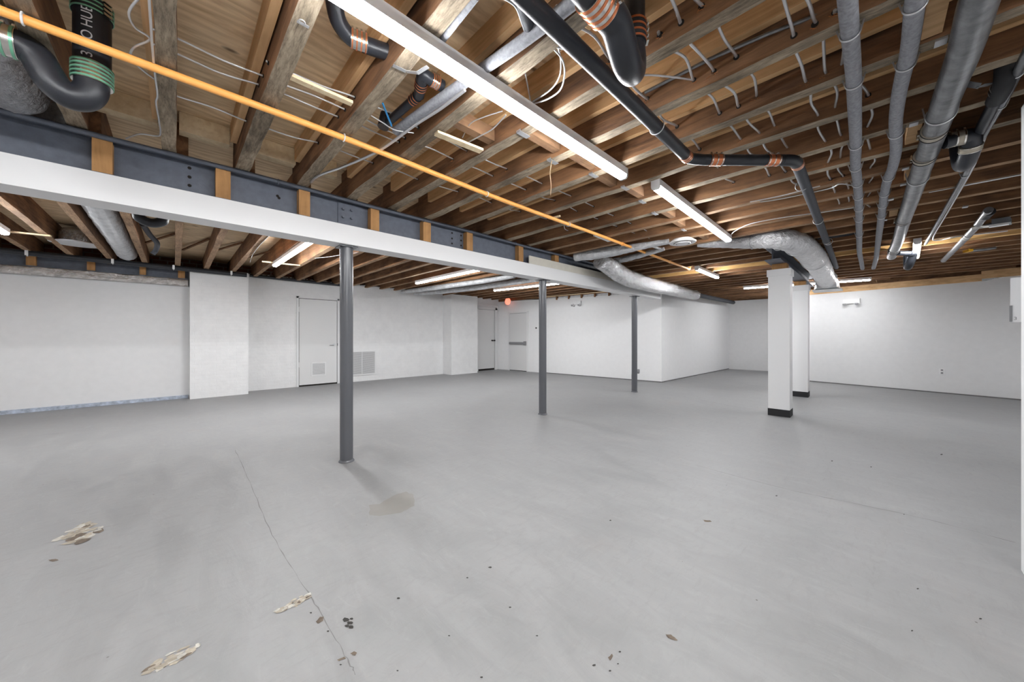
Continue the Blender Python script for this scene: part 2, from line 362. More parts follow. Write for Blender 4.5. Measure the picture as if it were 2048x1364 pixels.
# floor marks: parts of the floor
def floor_marks():
    def blob(pxs, n=3, jit=.012):
        w_ = [PZ(x, y, 0) for x, y in pxs]; out = []
        for i in range(len(w_)):
            p, q = w_[i], w_[(i + 1) % len(w_)]; L = (q - p).length
            for j in range(n):
                t = j / n; c_ = p.lerp(q, t); out.append((c_.x + random.uniform(-jit, jit) * min(1, L * 6), c_.y + random.uniform(-jit, jit) * min(1, L * 6)))
        return out
    for nm, mt, pxs, z in (
        ('bare_patch', 'stain_beige', [(98, 1098), (112, 1080), (150, 1062), (170, 1048), (218, 1046), (206, 1062), (178, 1066), (160, 1084), (124, 1092)], .0012),
        ('bare_patch', 'stain_beige', [(292, 1343), (318, 1322), (345, 1300), (397, 1291), (380, 1308), (350, 1322), (312, 1342)], .0012),
        ('bare_patch', 'stain_beige', [(553, 1224), (570, 1204), (600, 1192), (620, 1188), (622, 1198), (600, 1206), (580, 1216)], .0012),
        ('tan_stain', 'stain_pale', [(738, 1010), (760, 1008), (790, 990), (812, 983), (826, 990), (828, 1012), (800, 1026), (760, 1032), (740, 1030)], .0008),
        ('brown_chip', 'stain_brown', [(632, 1244), (640, 1234), (648, 1234), (646, 1242), (636, 1248)], .0012),
        ('brown_chip', 'stain_brown', [(700, 1308), (708, 1303), (714, 1306), (710, 1312)], .0012),
        ('brown_chip', 'stain_brown', [(674, 1320), (688, 1314), (692, 1317), (678, 1323)], .0012),
        ('brown_chip', 'stain_brown', [(1331, 1269), (1342, 1270), (1356, 1281), (1350, 1282), (1336, 1276)], .0012),
        ('brown_chip', 'stain_brown', [(1216, 1316), (1224, 1308), (1226, 1312), (1220, 1322)], .0012),
        ('brown_chip', 'stain_brown', [(96, 1120), (112, 1118), (118, 1121), (104, 1124)], .0012),
        ('brown_chip', 'stain_brown', [(1406, 1040), (1420, 1041), (1424, 1044), (1410, 1044)], .0012)):
        if nm == 'bare_patch':
            ws = [PZ(x, y, 0) for x, y in pxs]; ctr = sum(ws, Vector()) / len(ws)
            far_ = max(ws, key=lambda p: (p - ctr).length); ax = (far_ - ctr).normalized(); pp = Vector((-ax.y, ax.x, 0))
            L = max((p - ctr).dot(ax) for p in ws); L2 = min((p - ctr).dot(ax) for p in ws); W2 = max(abs((p - ctr).dot(pp)) for p in ws)
            m_ = MB()
            for q in range(44):
                t = random.random(); c_ = ctr + ax * (L2 + (L - L2) * t) + pp * W2 * random.uniform(-.75, .75) * (1 - abs(2 * t - 1) ** 2 * .8)
                a_ = (L - L2) * random.uniform(.05, .17); b_ = W2 * random.uniform(.10, .36); r_ = []
                for h in range(9):
                    an = h * .698; k_ = random.uniform(.55, 1.1); w3 = c_ + ax * math.cos(an) * a_ * k_ + pp * math.sin(an) * b_ * k_; r_.append((w3.x, w3.y))
                m_.patch(r_, z + q * .00003, 1 if random.random() < .12 else (2 if random.random() < .25 else 0))
            m_.build(nm, [M['stain_beige'], M['stain_brown'], M['stain_white']], fl); continue
        MB().patch(blob(pxs, 4, .008), z).build(nm, M[mt], fl)
    mb_ = MB()
    for (x, y, r) in ((692, 1240, 9), (700, 1246, 8), (694, 1252, 6), (703, 1238, 5), (702, 1254, 7), (797, 1197, 4), (656, 1263, 4), (980, 1135, 4), (622, 1226, 3), (1221, 1041, 2.5),
                      (1553, 992, 2.5), (1961, 1238, 4), (1824, 1262, 3), (1220, 1342, 4), (1188, 1331, 5), (963, 1355, 4), (898, 1272, 3), (1020, 1215, 3), (1836, 1178, 3),
                      (1808, 1029, 2), (1742, 934, 2), (1883, 909, 3), (1664, 922, 2), (681, 1330, 3), (795, 1342, 3), (1236, 1328, 3), (1240, 1304, 3), (1074, 1272, 3), (935, 1156, 2.5)):
        a_ = [(x + r * random.uniform(.6, 1.1) * math.cos(t * 1.0472), y + .55 * r * random.uniform(.6, 1.1) * math.sin(t * 1.0472)) for t in range(6)]
        mb_.patch([(p.x, p.y) for p in (PZ(u, v_, 0) for u, v_ in a_)], .0012)
    o_ = mb_.build('paint_speck', M['stain_black'], fl); o_['kind'] = 'stuff'
    # the long worn seam running from the left of the first post towards the camera, and others
    for nm, pxs, wd in (('floor_seam', [(470, 900), (500, 965), (545, 1070), (600, 1160), (640, 1225), (690, 1310), (712, 1350)], .010),
                        ('floor_seam', [(1390, 930), (1560, 975), (1700, 1005), (1860, 1040), (2030, 1085)], .014),
                        ('floor_seam', [(1400, 800), (1520, 822), (1660, 838), (1800, 862)], .014)):
        w_ = spline([PZ(x, y, 0) for x, y in pxs], 8); v_ = []
        for i, p in enumerate(w_):
            t = (w_[min(i + 1, len(w_) - 1)] - w_[max(i - 1, 0)]).normalized(); n_ = Vector((-t.y, t.x, 0)) * wd * random.uniform(.05, .28)
            j = Vector((random.uniform(-.004, .004), random.uniform(-.004, .004), 0))
            v_ += [tuple((p + n_ + j)[:2]) + (.0006,), tuple((p - n_ + j)[:2]) + (.0006,)]
        MB().add(v_, [(2 * i, 2 * i + 1, 2 * i + 3, 2 * i + 2) for i in range(len(w_) - 1)]).build(nm, M['seam'], fl)
floor_marks()

# ================================================================ posts, beam
BY = 3.50                                   # centre line of the main beam
def post(x, y, lab, r=.058):
    t = thing('steel_post', lab, 'post', group='round grey posts under the white beam')
    MB().tube([(x, y, 0.012), (x, y, 2.045)], r, 32).build('shaft', M['post_paint'], t)
    MB().tube([(x, y, 0), (x, y, .004), (x, y, .012), (x, y, .02)], [r + .012, r + .012, r + .006, r], 32).build('base_collar', M['post_paint'], t)
    MB().box(x - .08, x + .08, y - .08, y + .08, 2.043, 2.053).build('top_plate', M['post_paint'], t)
    return t
post(1.183, 3.51, 'round grey steel post nearest the camera, casting a shadow')
post(4.058, 3.52, 'round grey steel post in front of the partition, middle of the three')
post(7.087, 3.55, 'farthest round grey steel post, near the partition corner')

st = thing('steel_beam', 'dark slate steel beam with wood blocks above white boxing', 'beam')
YF = BY - .085
mb = MB()
mb.box(-3.2, 8.0, BY - .095, BY + .095, 2.470, ZB)
mb.box(-3.2, 8.0, BY - .095, BY + .095, 2.225, 2.24)
mb.box(-3.2, 8.0, BY - .012, BY + .012, 2.24, 2.470)
mb.build('i_beam', M['steel_paint'], st)
mb = MB()                                     # bolted splice
for (x, y) in ((686, 418), (703, 421), (686, 434), (703, 437)):
    p = AY(x, y, BY - .03); mb.tube([p, p + Vector((0, -.018, 0))], .012, 8)
p0 = AY(676, 440, BY - .02); p1 = AY(726, 440, BY - .02)
mb.box(p0.x, p1.x, BY - .022, BY - .012, 2.25, 2.46)
mb.build('splice_plate', M['steel_paint'], st)
mb = MB()
for px in ((379, 336), (379, 354), (379, 371), (904, 466), (904, 477), (904, 487), (922, 471), (922, 481), (922, 491), (555, 392), (558, 396)):
    p = AY(px[0], px[1], BY - .0125); mb.tube([p, p + Vector((0, -.002, 0))], .011, 12)
mb.build('bolt_hole', M['dark'], st)
pts = [(x, BY - .10, 2.468 + .004 * math.sin(x * 3)) for x in [-3.1 + i * .2 for i in range(55)]]
MB().tube(pts, .017, 10).build('conduit', M['steel_paint'], st)
mb = MB()
for x in (.61, 1.95, 3.35, 4.9):
    mb.ring((x, BY - .10, 2.468), (1, 0, 0), .020, .005, 16, 6)
mb.build('conduit_strap', M['steel_paint'], st)

so = thing('beam_boxing', 'long white painted boxing wrapped under the steel beam', 'beam casing')
mb = MB(); mb.box(-3.2, 8.03, BY - .11, BY - .095, 2.055, 2.232); mb.box(-3.2, 8.03, BY + .08, BY + .095, 2.055, 2.232)
mb.box(-3.2, 8.03, BY - .095, BY + .08, 2.055, 2.068); mb.build('casing', M['white_paint'], so)
# web blocks
wb = ((-.374, -.288), (.216, .303), (.756, .84), (1.364, 1.448), (1.934, 2.026), (2.517, 2.607), (3.402, 3.49), (4.184, 4.28), (5.6, 5.69))
for i, (a_, b_) in enumerate(wb):
    s_ = (BY - .07) / 3.4
    o = MB().box(a_ * s_, b_ * s_, BY - .088, BY - .013, 2.241, 2.462 if i else 2.452).build('wood_block', M['block_wood'])
    tag(o, 'orange-brown wood block in the web of the main beam, %s from the left' % ORD[i + 1], 'block', 'wood blocks in the main beam')
# board lying on the lower flange
o = MB().box(3.62, 7.3, BY - .1095, BY - .0965, 2.233, 2.345).build('loose_board', M['board_face'])
tag(o, 'off-white board standing on the ledge of the main beam', 'board')

# square columns and their beam
def column(x, y, lab):
    t = thing('square_column', lab, 'column', group='square white columns')
    MB().box(x - .13, x + .13, y - .13, y + .13, .09, 2.12).build('shaft', M['white_paint'], t)
    MB().box(x - .145, x + .145, y - .145, y + .145, 2.10, 2.20).build('cap', M['white_paint'], t)
    MB().box(x - .134, x + .134, y - .134, y + .134, 0, .105).build('base', M['black_matte'], t)
    MB().box(x - .09, x + .09, y - .09, y + .09, 2.20, 2.288).build('bearing_block', M['block_wood'], t)
column(6.62, .975, 'nearer square white column with a black base')
column(8.99, 1.005, 'farther square white column standing behind the nearer one')
t = thing('steel_beam', 'short dark steel beam resting on the two square columns', 'beam')
mb = MB(); mb.box(6.15, 10.2, .90, 1.09, 2.472, ZB); mb.box(6.15, 10.2, .90, 1.09, 2.29, 2.303); mb.box(6.17, 10.2, .992, 1.008, 2.303, 2.472)
mb.build('i_beam', M['steel_paint'], t)

# left wall piers, upper beam, foil strip
def pier(x0, x1, y, z1, lab):
    o = MB().box(x0, x1, y, 9.419, 0, z1).build('brick_pier', M['brick_paint']); tag(o, lab, 'pier', 'painted brick piers')
pier(.20, 1.09, 8.98, 2.50, 'wide white painted brick pier beside the foil strip')
pier(6.10, 7.12, 8.99, 2.49, 'white painted brick pier left of the recessed door')
t = thing('steel_beam', 'dark steel beam along the top of the left wall', 'beam')
mb = MB(); mb.box(-3.2, .19, 9.16, 9.34, 2.505, 2.52); mb.box(-3.2, .19, 9.16, 9.34, 2.29, 2.305); mb.box(-3.2, .19, 9.25, 9.262, 2.305, 2.505)
mb.build('i_beam', M['steel_paint'], t)
for i, (a_, b_) in enumerate(((52, 72), (174, 190), (279, 292), (356, 370))):
    xa, xb = AY(a_, 520, 9.19).x, AY(b_, 520, 9.19).x
    o = MB().box(xa, xb, 9.18, 9.25, 2.306, 2.503).build('wood_block', M['block_wood'])
    tag(o, 'orange-brown wood block in the left wall beam, %s from the left' % ORD[i + 1], 'block', 'wood blocks in the left wall beam')
mb = MB(); nx = 60
vs = []
for i in range(nx + 1):
    x = -3.2 + 3.38 * i / nx
    for z in (2.157, 2.19, 2.23, 2.27, 2.289): vs.append((x, 9.165 - random.uniform(0, .05) - (.02 if 2.18 < z < 2.28 else 0), z))
    vs.append((x, 9.25, 2.289)); vs.append((x, 9.25, 2.157))
n7 = 7; fs = [(i * n7 + k, i * n7 + (k + 1) % n7, (i + 1) * n7 + (k + 1) % n7, (i + 1) * n7 + k) for i in range(nx) for k in range(n7)]
o = mb.add(vs, fs, 0, True).build('foil_insulation_strip', M['foil_brown']); tag(o, 'crumpled foil insulation strip along the top of the left wall', 'insulation')
vs = []
for i in range(nx + 1):
    x = -3.2 + 3.38 * i / nx
    for z in (.001, .03, .062): vs.append((x, 9.195 - random.uniform(0, .008), z))
    vs.append((x, 9.22, .062)); vs.append((x, 9.22, .001))
fs = [(i * 5 + k, i * 5 + (k + 1) % 5, (i + 1) * 5 + (k + 1) % 5, (i + 1) * 5 + k) for i in range(nx) for k in range(5)]
o = MB().add(vs, fs).build('insulation_strip', M['blue_strip']); tag(o, 'blue-white insulation strip at the foot of the left wall', 'insulation')

# ================================================================ joists
def joist_mesh(xc, y0, y1, w0, w1, zb, zt, wob=.006, step=.12, mats=None):
    n = max(2, int((y1 - y0) / step)); v = []
    dz = 0; dx = 0
    for i in range(n + 1):
        y = y0 + (y1 - y0) * i / n; t = i / n; wd = (w0 + (w1 - w0) * t) / 2
        dz = dz * .7 + random.uniform(-wob, wob) * .5; dx = dx * .7 + random.uniform(-wob, wob) * .6; dx2 = random.uniform(-wob, wob) * .5
        v += [(xc - wd + dx, y, zb + dz + random.uniform(0, wob) * .5), (xc + wd + dx2, y, zb + dz), (xc + wd, y, zt), (xc - wd, y, zt)]
    f = []; mi = []
    for i in range(n):
        a_ = i * 4; b_ = a_ + 4
        for k in range(4):
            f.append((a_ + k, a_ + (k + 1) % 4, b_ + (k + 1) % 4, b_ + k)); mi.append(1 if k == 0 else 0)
    f += [(3, 2, 1, 0), (n * 4, n * 4 + 1, n * 4 + 2, n * 4 + 3)]; mi += [0, 0]
    return MB().add(v, f, mi)
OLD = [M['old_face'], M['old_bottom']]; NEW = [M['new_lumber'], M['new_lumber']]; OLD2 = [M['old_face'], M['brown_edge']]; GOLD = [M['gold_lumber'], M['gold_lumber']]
front = {}
kmin, kmax = -7, 35
for k in range(kmin, kmax + 1):
    x = JX(k); y0, y1 = -2.7, BY + .02
    if x > 11.3: y0 = -1.9 + (x - 11.3) * 3.9
    if x > 12.15: y0 = 1.35
    if x > 8.3: y1 = 3.70
    w1, w0 = (.072, .068) if k == 0 else ((.088, .055) if k < 14 else (.06, .05))
    gold = k == 19
    mb = joist_mesh(x, y0, y1, w0, w1, ZB, ZT, .007 if k < 9 else .004)
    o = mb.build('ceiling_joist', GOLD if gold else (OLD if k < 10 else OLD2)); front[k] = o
    lab = ('golden newer joist above the small third light strip' if gold else
           'dark old joist in front of the main beam, %s from the left' % ORD[k - kmin + 1])
    tag(o, lab, 'joist', None if gold else 'old joists in front of the main beam')
rear = {}
for k in range(-7, 22):
    x = JX(k) + .055; y0, y1 = BY - .04, 9.54
    y0 += .02
    if x > 8.35: y1 = 9.42 - (x - 8.40) * 8.9 - .1
    if y1 < y0 + .3: continue
    x += 0
    o = joist_mesh(x if k else .035, y0, y1, .07, .07, ZB, ZT, .004).build('ceiling_joist', OLD2)
    tag(o, 'dark old joist behind the main beam, %s from the left' % ORD[k + 8], 'joist', 'old joists behind the main beam')
# newer shallow joists fixed beside the old ones
for k in range(-7, 8):
    x = JX(k) - (.036 if k == 0 else .045) - .022
    o = joist_mesh(x, -2.7, 3.25, .038, .038, ZN, ZT, .0015, .3).build('sister_joist', NEW)
    tag(o, 'new shallow joist beside an old joist, %s from the left' % ORD[k + 8], 'joist', 'new sister joists')
# plywood scraps and blocking at the near side of the beam
for i, (k, w_) in enumerate(((-1, .30), (0, .27), (1, .29), (2, .2))):
    x0 = JX(k) + .05; o = MB().box(x0, x0 + w_, 3.30, 3.385, ZT - .13, ZT - .002).build('blocking', M['pale_wood'])
    tag(o, 'short pale wood blocking just in front of the main beam, %s from the left' % ORD[i + 1], 'blocking', 'blocking beside the main beam')
# bridging laths behind the beam
for i, (a_, b_) in enumerate((((290, 486), (352, 467)), ((365, 500), (418, 478)), ((425, 503), (485, 485)), ((495, 515), (548, 500)))):
    o = MB().beam(PZ(*a_, ZT - .06), PZ(*b_, ZT - .03), .03, .02).build('bridging_lath', M['old_face'])
    tag(o, 'thin brown diagonal lath under the plywood behind the beam, %s from the left' % ORD[i + 1], 'lath', 'diagonal laths behind the beam')
# mid-span wood blocks beside the light strips
for i, (x, y, x2, y2) in enumerate(((880, 235, 928, 250), (1072, 262, 1095, 305), (1165, 322, 1190, 338), (1200, 350, 1222, 372), (1262, 372, 1280, 400), (1318, 418, 1345, 434), (1352, 442, 1362, 452), (1405, 470, 1412, 480))):
    p = PZ((x + x2) / 2, (y + y2) / 2, 2.52); kk = round((p.x + .03) / SP - .5); xa = JX(kk) + .045; xb = JX(kk + 1) - .045
    o = MB().box(xa, xb, p.y - .03, p.y + .03, 2.51, 2.60).build('bridging_block', M['brown_block'])
    tag(o, 'flat wood block between joists by the light strips, %s from the near end' % ORD[i + 1], 'block', 'bridging blocks by the light strips')
for i, (x, y, h) in enumerate(((1862, 40, 0), (1832, 215, 0), (1822, 325, 0), (1788, 405, 0))):
    p = PZ(x, y, 2.58); kk = round((p.x + .03) / SP - .5)
    o = MB().box(JX(kk) + .04, JX(kk + 1) - .04, p.y - .03, p.y + .03, 2.50, ZT - .002).build('solid_blocking', M['new_lumber'])
    tag(o, 'upright blocking between joists left of the large metal pipe, %s from the top' % ORD[i + 1], 'blocking', 'blocking beside the large metal pipe')

# ================================================================ light strips
def led(p, q, lab, z0=2.405, group='linear light strips', power=1):
    p, q = Vector(p), Vector(q); d = (q - p).normalized(); s_ = Vector((-d.y, d.x, 0)); L = (q - p).length
    t = thing('light_strip', lab, 'light', group=group)
    def sweep(prof, a_, b_, mat, name, smooth=False):
        n = len(prof); v = []
        for P_ in (p + d * a_, p + d * b_):
            v += [(P_.x + s_.x * u, P_.y + s_.y * u, z0 + h) for u, h in prof]
        f = [(i, (i + 1) % n, n + (i + 1) % n, n + i) for i in range(n)]
        m_ = MB().add(v, f, 0, smooth).add(v, [tuple(range(n)), tuple(reversed(range(n, 2 * n)))])
        m_.build(name, mat, t)
    H = .078; W = .036
    sweep([(-W, .027), (-W, H), (W, H), (W, .027)], 0, L, M['white_plastic'], 'housing')
    sweep([(-W + .001, .027), (-W + .004, .011), (-.022, .001), (0, 0), (.022, .001), (W - .004, .011), (W - .001, .027)], .02, L - .02, LEDM[power], 'diffuser')
    for e in (0, L - .02):
        sweep([(-W, .027), (-W + .004, .010), (-.022, 0), (0, -.001), (.022, 0), (W - .004, .010), (W, .027)], e, e + .02, M['white_plastic'], 'end_cap')
    return t
led((.16, 1.335, 0), (2.49, 1.335, 0), 'longest looking light strip, running out of the top of the photo')
led((2.835, 1.24, 0), (5.11, 1.285, 0), 'light strip in the middle of the ceiling, end to end with the longest one')
led((6.87, 2.24, 0), (8.20, 2.27, 0), 'short looking light strip beyond the end of the orange pipe', power=1.5)
led((1.27, 5.0, 0), (1.25, 7.25, 0), 'light strip behind the beam, left of the nearest post', power=1.5)
led((4.05, 5.03, 0), (4.04, 7.38, 0), 'light strip behind the beam between the nearest and middle posts')
led((6.42, 5.05, 0), (6.19, 7.10, 0), 'light strip behind the beam crossing behind the middle post')
led((10.88, .02, 0), (10.50, 2.31, 0), 'light strip across the far ceiling, behind the square columns', power=.7)
led((11.7, 1.62, 0), (13.2, 1.92, 0), 'added light strip, unseen behind the nearer square column', power=.7)  # unseen fixture added to brighten the long and far walls
led((7.0, -.41, 0), (8.32, -.47, 0), 'bright light strip seen end on, right of the large metal pipe')
led((-1.45, 5.05, 0), (-1.46, 7.2, 0), 'light strip cut off by the left edge of the photo')
led((-2.5, 1.335, 0), (-.2, 1.335, 0), 'added light strip overhead, out of view to the left')  # fixture added out of view to even the light on the left
led((-.9, -1.3, 0), (1.4, -1.3, 0), 'added light strip behind the camera, out of view')  # extra fixture added out of view to brighten the near floor

# ================================================================ cables through the joists
CAB = [
 ('thin grey cable crossing the joists far right, close beside the first insulated pipe', {5: .107, 6: .103, 7: .017, 8: .02, 9: .012, 10: .011, 11: .02, 12: .03, 13: .02}, .0065, 2.54),
 ('grey cable crossing the joists, first one left of the insulated pipes', {4: .19, 5: .171, 6: .165, 7: .15, 8: .147, 9: .166, 10: .17, 11: .15, 12: .16}, .0065, 2.53),
 ('grey cable crossing the joists, second one left of the insulated pipes', {4: .25, 5: .241, 6: .242, 7: .227, 8: .224, 9: .233, 10: .247, 11: .24, 12: .23}, .0065, 2.525),
 ('grey cable crossing the joists right of the black pipe, near its left bend', {3: .50, 4: .489, 5: .46, 6: .453, 7: .437, 8: .428, 9: .43}, .0065, 2.555),
 ('grey cable in the middle of those right of the black pipe', {3: .58, 4: .569, 5: .558, 6: .543, 7: .517, 8: .512, 9: .493, 10: .464}, .0065, 2.54),
 ('grey cable nearest the black pipe on its right side', {4: .66, 5: .653, 6: .641, 7: .624, 8: .608, 9: .60}, .0065, 2.545),
 ('grey cable passing just under the black pipe', {3: .91, 4: .905, 5: .903, 6: .889, 7: .882, 8: .872, 9: .86}, .0065, 2.57),
 ('thin cable beside the orange pipe on its near side', {1: 2.10, 2: 2.058, 3: 2.07, 4: 2.08, 5: 2.081, 6: 2.055, 7: 2.036, 8: 2.043, 9: 2.042, 10: 2.038, 11: 2.03}, .0048, 2.565),
 ('thin cable running parallel just above the orange pipe', {0: 2.24, 1: 2.231, 2: 2.221, 3: 2.251, 4: 2.255, 5: 2.256, 6: 2.253, 7: 2.234, 8: 2.253, 9: 2.243, 10: 2.225, 11: 2.196, 12: 2.177}, .0048, 2.57),
 ('thin armoured cable on the plywood side of the orange pipe', {0: 2.36, 1: 2.352, 2: 2.34, 3: 2.34}, .0048, 2.58),
 ('thin cable between the orange pipe and the main beam', {0: 2.80, 1: 2.796, 2: 2.764, 3: 2.784, 4: 2.795, 5: 2.761, 6: 2.747, 7: 2.724, 8: 2.682, 9: 2.68}, .0048, 2.585),
]
for lab, ys, r, z in CAB:
    ks = sorted(ys); pts = []
    for i, k in enumerate(ks):
        x = JX(k); zz = z + random.uniform(-.006, .006)
        pts.append((x - .05, ys[k], zz)); pts.append((x + .05, ys[k] + random.uniform(-.02, .02) * (ys[k] < 1.5), zz + random.uniform(-.004, .008)))
        if i < len(ks) - 1:
            y2 = ys[ks[i + 1]]; b = random.uniform(-.025, .025) if ys[k] < 1.5 else random.uniform(-.004, .004)
            pts.append((x + SP * .5, (ys[k] + y2) / 2 + b, zz + random.uniform(-.012, .015)))
    o = MB().tube(spline(pts, 5), r, 8).build('armoured_cable', M['cable']); tag(o, lab, 'cable', 'cables threaded through the joists')
    # dark discs painted as the shaded insides of drill holes, with splinters
    for k in ks:
        if k in front and 0 < k < 13:
            w_ = .044 - .0012 * (3.5 - ys[k]) * 4
            xf = JX(k) - w_ + .0005
            if k <= 10:
                h = MB().tube([(xf - .0065, ys[k], z), (xf + .012, ys[k], z)], r * 2.0, 12).build('hole_shade_disc', M['dark'], front[k])
                if random.random() < .6 and k > 3:
                    ms = MB()
                    for q in range(5):
                        pz = Vector((xf - .006, ys[k] + random.uniform(-.02, .02), z - .012 + random.uniform(-.008, .004)))
                        ms.beam(pz, pz + Vector((-.008, random.uniform(-.015, .015), random.uniform(-.012, .004))), .002, .001)
                    ms.build('splinter', M['splinter'], front[k])

# ================================================================ orange sprinkler pipe
OY = 2.35
t = thing('sprinkler_pipe', 'long bright orange pipe strapped under the joists', 'pipe')
pts = [(-2.9, 2.345, 2.458), (-.487, 2.347, 2.46), (-.018, 2.344, 2.46), (.771, 2.335, 2.459), (2.245, 2.385, 2.46), (3.83, 2.375, 2.46), (5.4, 2.39, 2.46), (6.93, 2.40, 2.46)]
MB().tube(spline(pts, 5), .0185, 16).build('pipe', M['orange_pipe'], t)
MB().tube(spline([(6.90, 2.40, 2.46), (6.96, 2.40, 2.462), (6.99, 2.40, 2.49), (6.99, 2.40, 2.60)], 5), .023, 14).build('elbow', M['orange_pipe'], t)
def clampband(x, y, parent, mat='white_plastic'):
    m_ = MB().ring((x, y, 2.46), (1, 0, 0), .022, .004, 20, 6).box(x - .006, x + .006, y + .02, y + .045, 2.470, 2.4835)
    m_.build('pipe_strap', M[mat], parent)
for x, y in ((-.435, 2.345), (.771, 2.335), (1.99, 2.38), (3.19, 2.38)): clampband(x, y, t)
for x, y in ((4.4, 2.38), (5.2, 2.388), (6.05, 2.395)): clampband(x, y, t, 'orange_pipe')

# ================================================================ no-hub couplings
def coupling(c, d, r, L, parent, base='steel_band', band='copper_band', n=4, screws=True, side=Vector((0, 0, 1))):
    c, d = Vector(c), Vector(d).normalized()
    cp = MB().tube([c - d * L / 2, c + d * L / 2], r * 1.06, 28).build('coupling', M[base], parent)
    b = MB()
    for i in range(n):
        q = c + d * L * (-.42 + .84 * i / (n - 1)); b.tube([q - d * L * .045, q + d * L * .045], r * 1.11, 28)
    b.build('clamp_band', M[band], cp)
    if screws:
        sd = side - d * side.dot(d)
        if sd.length < .1: sd = Vector((1, 0, 0)) - d * d.x
        sd.normalize(); tn = d.cross(sd); b = MB()
        for i in range(n):
            q = c + d * L * (-.42 + .84 * i / (n - 1)) + sd * r * 1.16; b.beam(q - tn * .016, q + tn * .016, .009, .011)
        b.build('clamp_screw', M['steel_band'], cp)
def hanger(c, axis, R, parent, mat='galv', r=.003):
    MB().ring(c, axis, R, r, 24, 6).build('wire_hanger', M[mat], parent)

# black drain with two bends
t = thing('drain_pipe', 'long black iron drain pipe with two copper-banded bends', 'pipe')
ZP = 2.425; R_ = .036
A0, A1 = Vector((.55, .873, ZP)), Vector((2.50, .882, ZP)); B0, B1 = Vector((2.64, .82, ZP)), Vector((3.04, .44, ZP)); C0, C1 = Vector((3.17, .372, ZP)), Vector((8.5, .45, ZP))
MB().tube([A0, A1], R_, 24).build('pipe', M['black_pipe'], t)
MB().tube(spline([A1 - Vector((.02, 0, 0)), (2.55, .875, ZP), B0], 5), R_, 24).build('elbow', M['black_pipe'], t)
MB().tube([B0, B1], R_, 24).build('pipe', M['black_pipe'], t)
MB().tube(spline([B1, (3.10, .39, ZP), C0], 5), R_ * 1.05, 24).build('elbow', M['black_pipe'], t)
MB().tube([C0, C1], R_ * .97, 24).build('pipe', M['dark_foam'], t)
coupling((2.50, .882, ZP), (1, 0, 0), R_, .055, t, 'copper_band', 'steel_band', 3)
coupling(B0 + (B1 - B0) * .16, B1 - B0, R_, .085, t, 'copper_band', 'steel_band', 3)
coupling(B0 + (B1 - B0) * .88, B1 - B0, R_, .085, t, 'copper_band', 'steel_band', 3)
coupling(C0 + Vector((.02, 0, 0)), C1 - C0, R_, .05, t, 'copper_band', 'steel_band', 3)
for x in (2.03, 3.67, 4.9, 6.1): hanger((x, .878 if x < 2.5 else .40, ZP), (1, 0, 0), R_ + .006, t, 'galv')
coupling((6.05, .415, ZP), (1, 0, 0), R_, .05, t, 'steel_band', 'dull_metal', 2, False)

# ================================================================ insulated and iron pipes at right
def long_pipe(lab, pts, r, mat, hx, name='insulated_pipe', hr=.004, hmat='galv', wob=0, cat='pipe'):
    t_ = thing(name, lab, cat)
    sp = spline(pts, 8)
    MB().tube(sp, r, 22, wob=wob).build('pipe', mat, t_)
    for x in hx:
        q = min(sp, key=lambda p_: abs(p_.x - x)); i = sp.index(q); d = (sp[min(i + 1, len(sp) - 1)] - sp[max(i - 1, 0)])
        h = MB().ring(q, d, r + .003, hr, 24, 6); h.beam(q + Vector((0, r + .004, 0)), Vector((q.x, q.y + r + .012, ZB - .001)), .006, .003, 0, Vector((1, 0, 0)))
        h.beam(q + Vector((0, -r - .004, 0)), Vector((q.x, q.y - r - .012, ZB - .001)), .006, .003, 0, Vector((1, 0, 0)))
        h.build('wire_hanger', M[hmat], t_)
    return t_
def zz(L, z): return [PZ(x, y, z) for x, y in L]
P1 = zz(((1693, -60), (1695, 0), (1701, 75), (1707, 150), (1709, 210), (1711.5, 290), (1711, 330), (1715, 367), (1718, 417), (1718, 450), (1718.5, 480), (1719, 505), (1722, 520), (1725, 537)), 2.453)
long_pipe('light grey insulated pipe, leftmost of the two insulated ones', P1, .029, M['foam'], (2.02, 2.42, 3.23, 3.65, 4.05, 4.45, 4.85, 5.3, 6.1))
P2 = zz(((1842, -60), (1831, 0), (1822, 75), (1815, 115), (1806, 150), (1797, 195), (1791.5, 245), (1792, 300), (1785, 335), (1778, 352), (1771, 375), (1766, 407), (1763, 432), (1759, 462), (1755, 495), (1752, 517), (1747, 536)), 2.452)
long_pipe('grey insulated pipe with a kink, left of the large metal pipe', P2, .029, M['foam'], (2.02, 2.42, 3.23, 4.05, 4.45, 4.85, 5.3))
P3 = zz(((1985, -60), (1958.5, 0), (1929.7, 100), (1892, 200), (1857, 300), (1838.5, 350), (1822, 400), (1809, 437), (1798, 475), (1788, 500), (1783, 513)), 2.425)
t3 = long_pipe('largest dull metal drain pipe at the right', P3, .054, M['dull_metal'], (3.03, 4.18), 'drain_pipe')
def bandat(px, py, z, r, L, parent, base='tan_band', band='black_matte', dpx=None, n=2):
    c = PZ(px, py, z); coupling(c, (1, .02, 0), r, L, parent, base, band, n, True, Vector((0, 1, 0)))
bandat(1868, 262, 2.425, .054, .07, t3, n=2); bandat(1850, 312, 2.425, .054, .06, t3, n=2)
bandat(1806, 440, 2.425, .054, .06, t3, 'steel_band', n=2); bandat(1788, 500, 2.425, .054, .16, t3, 'steel_band', n=3)
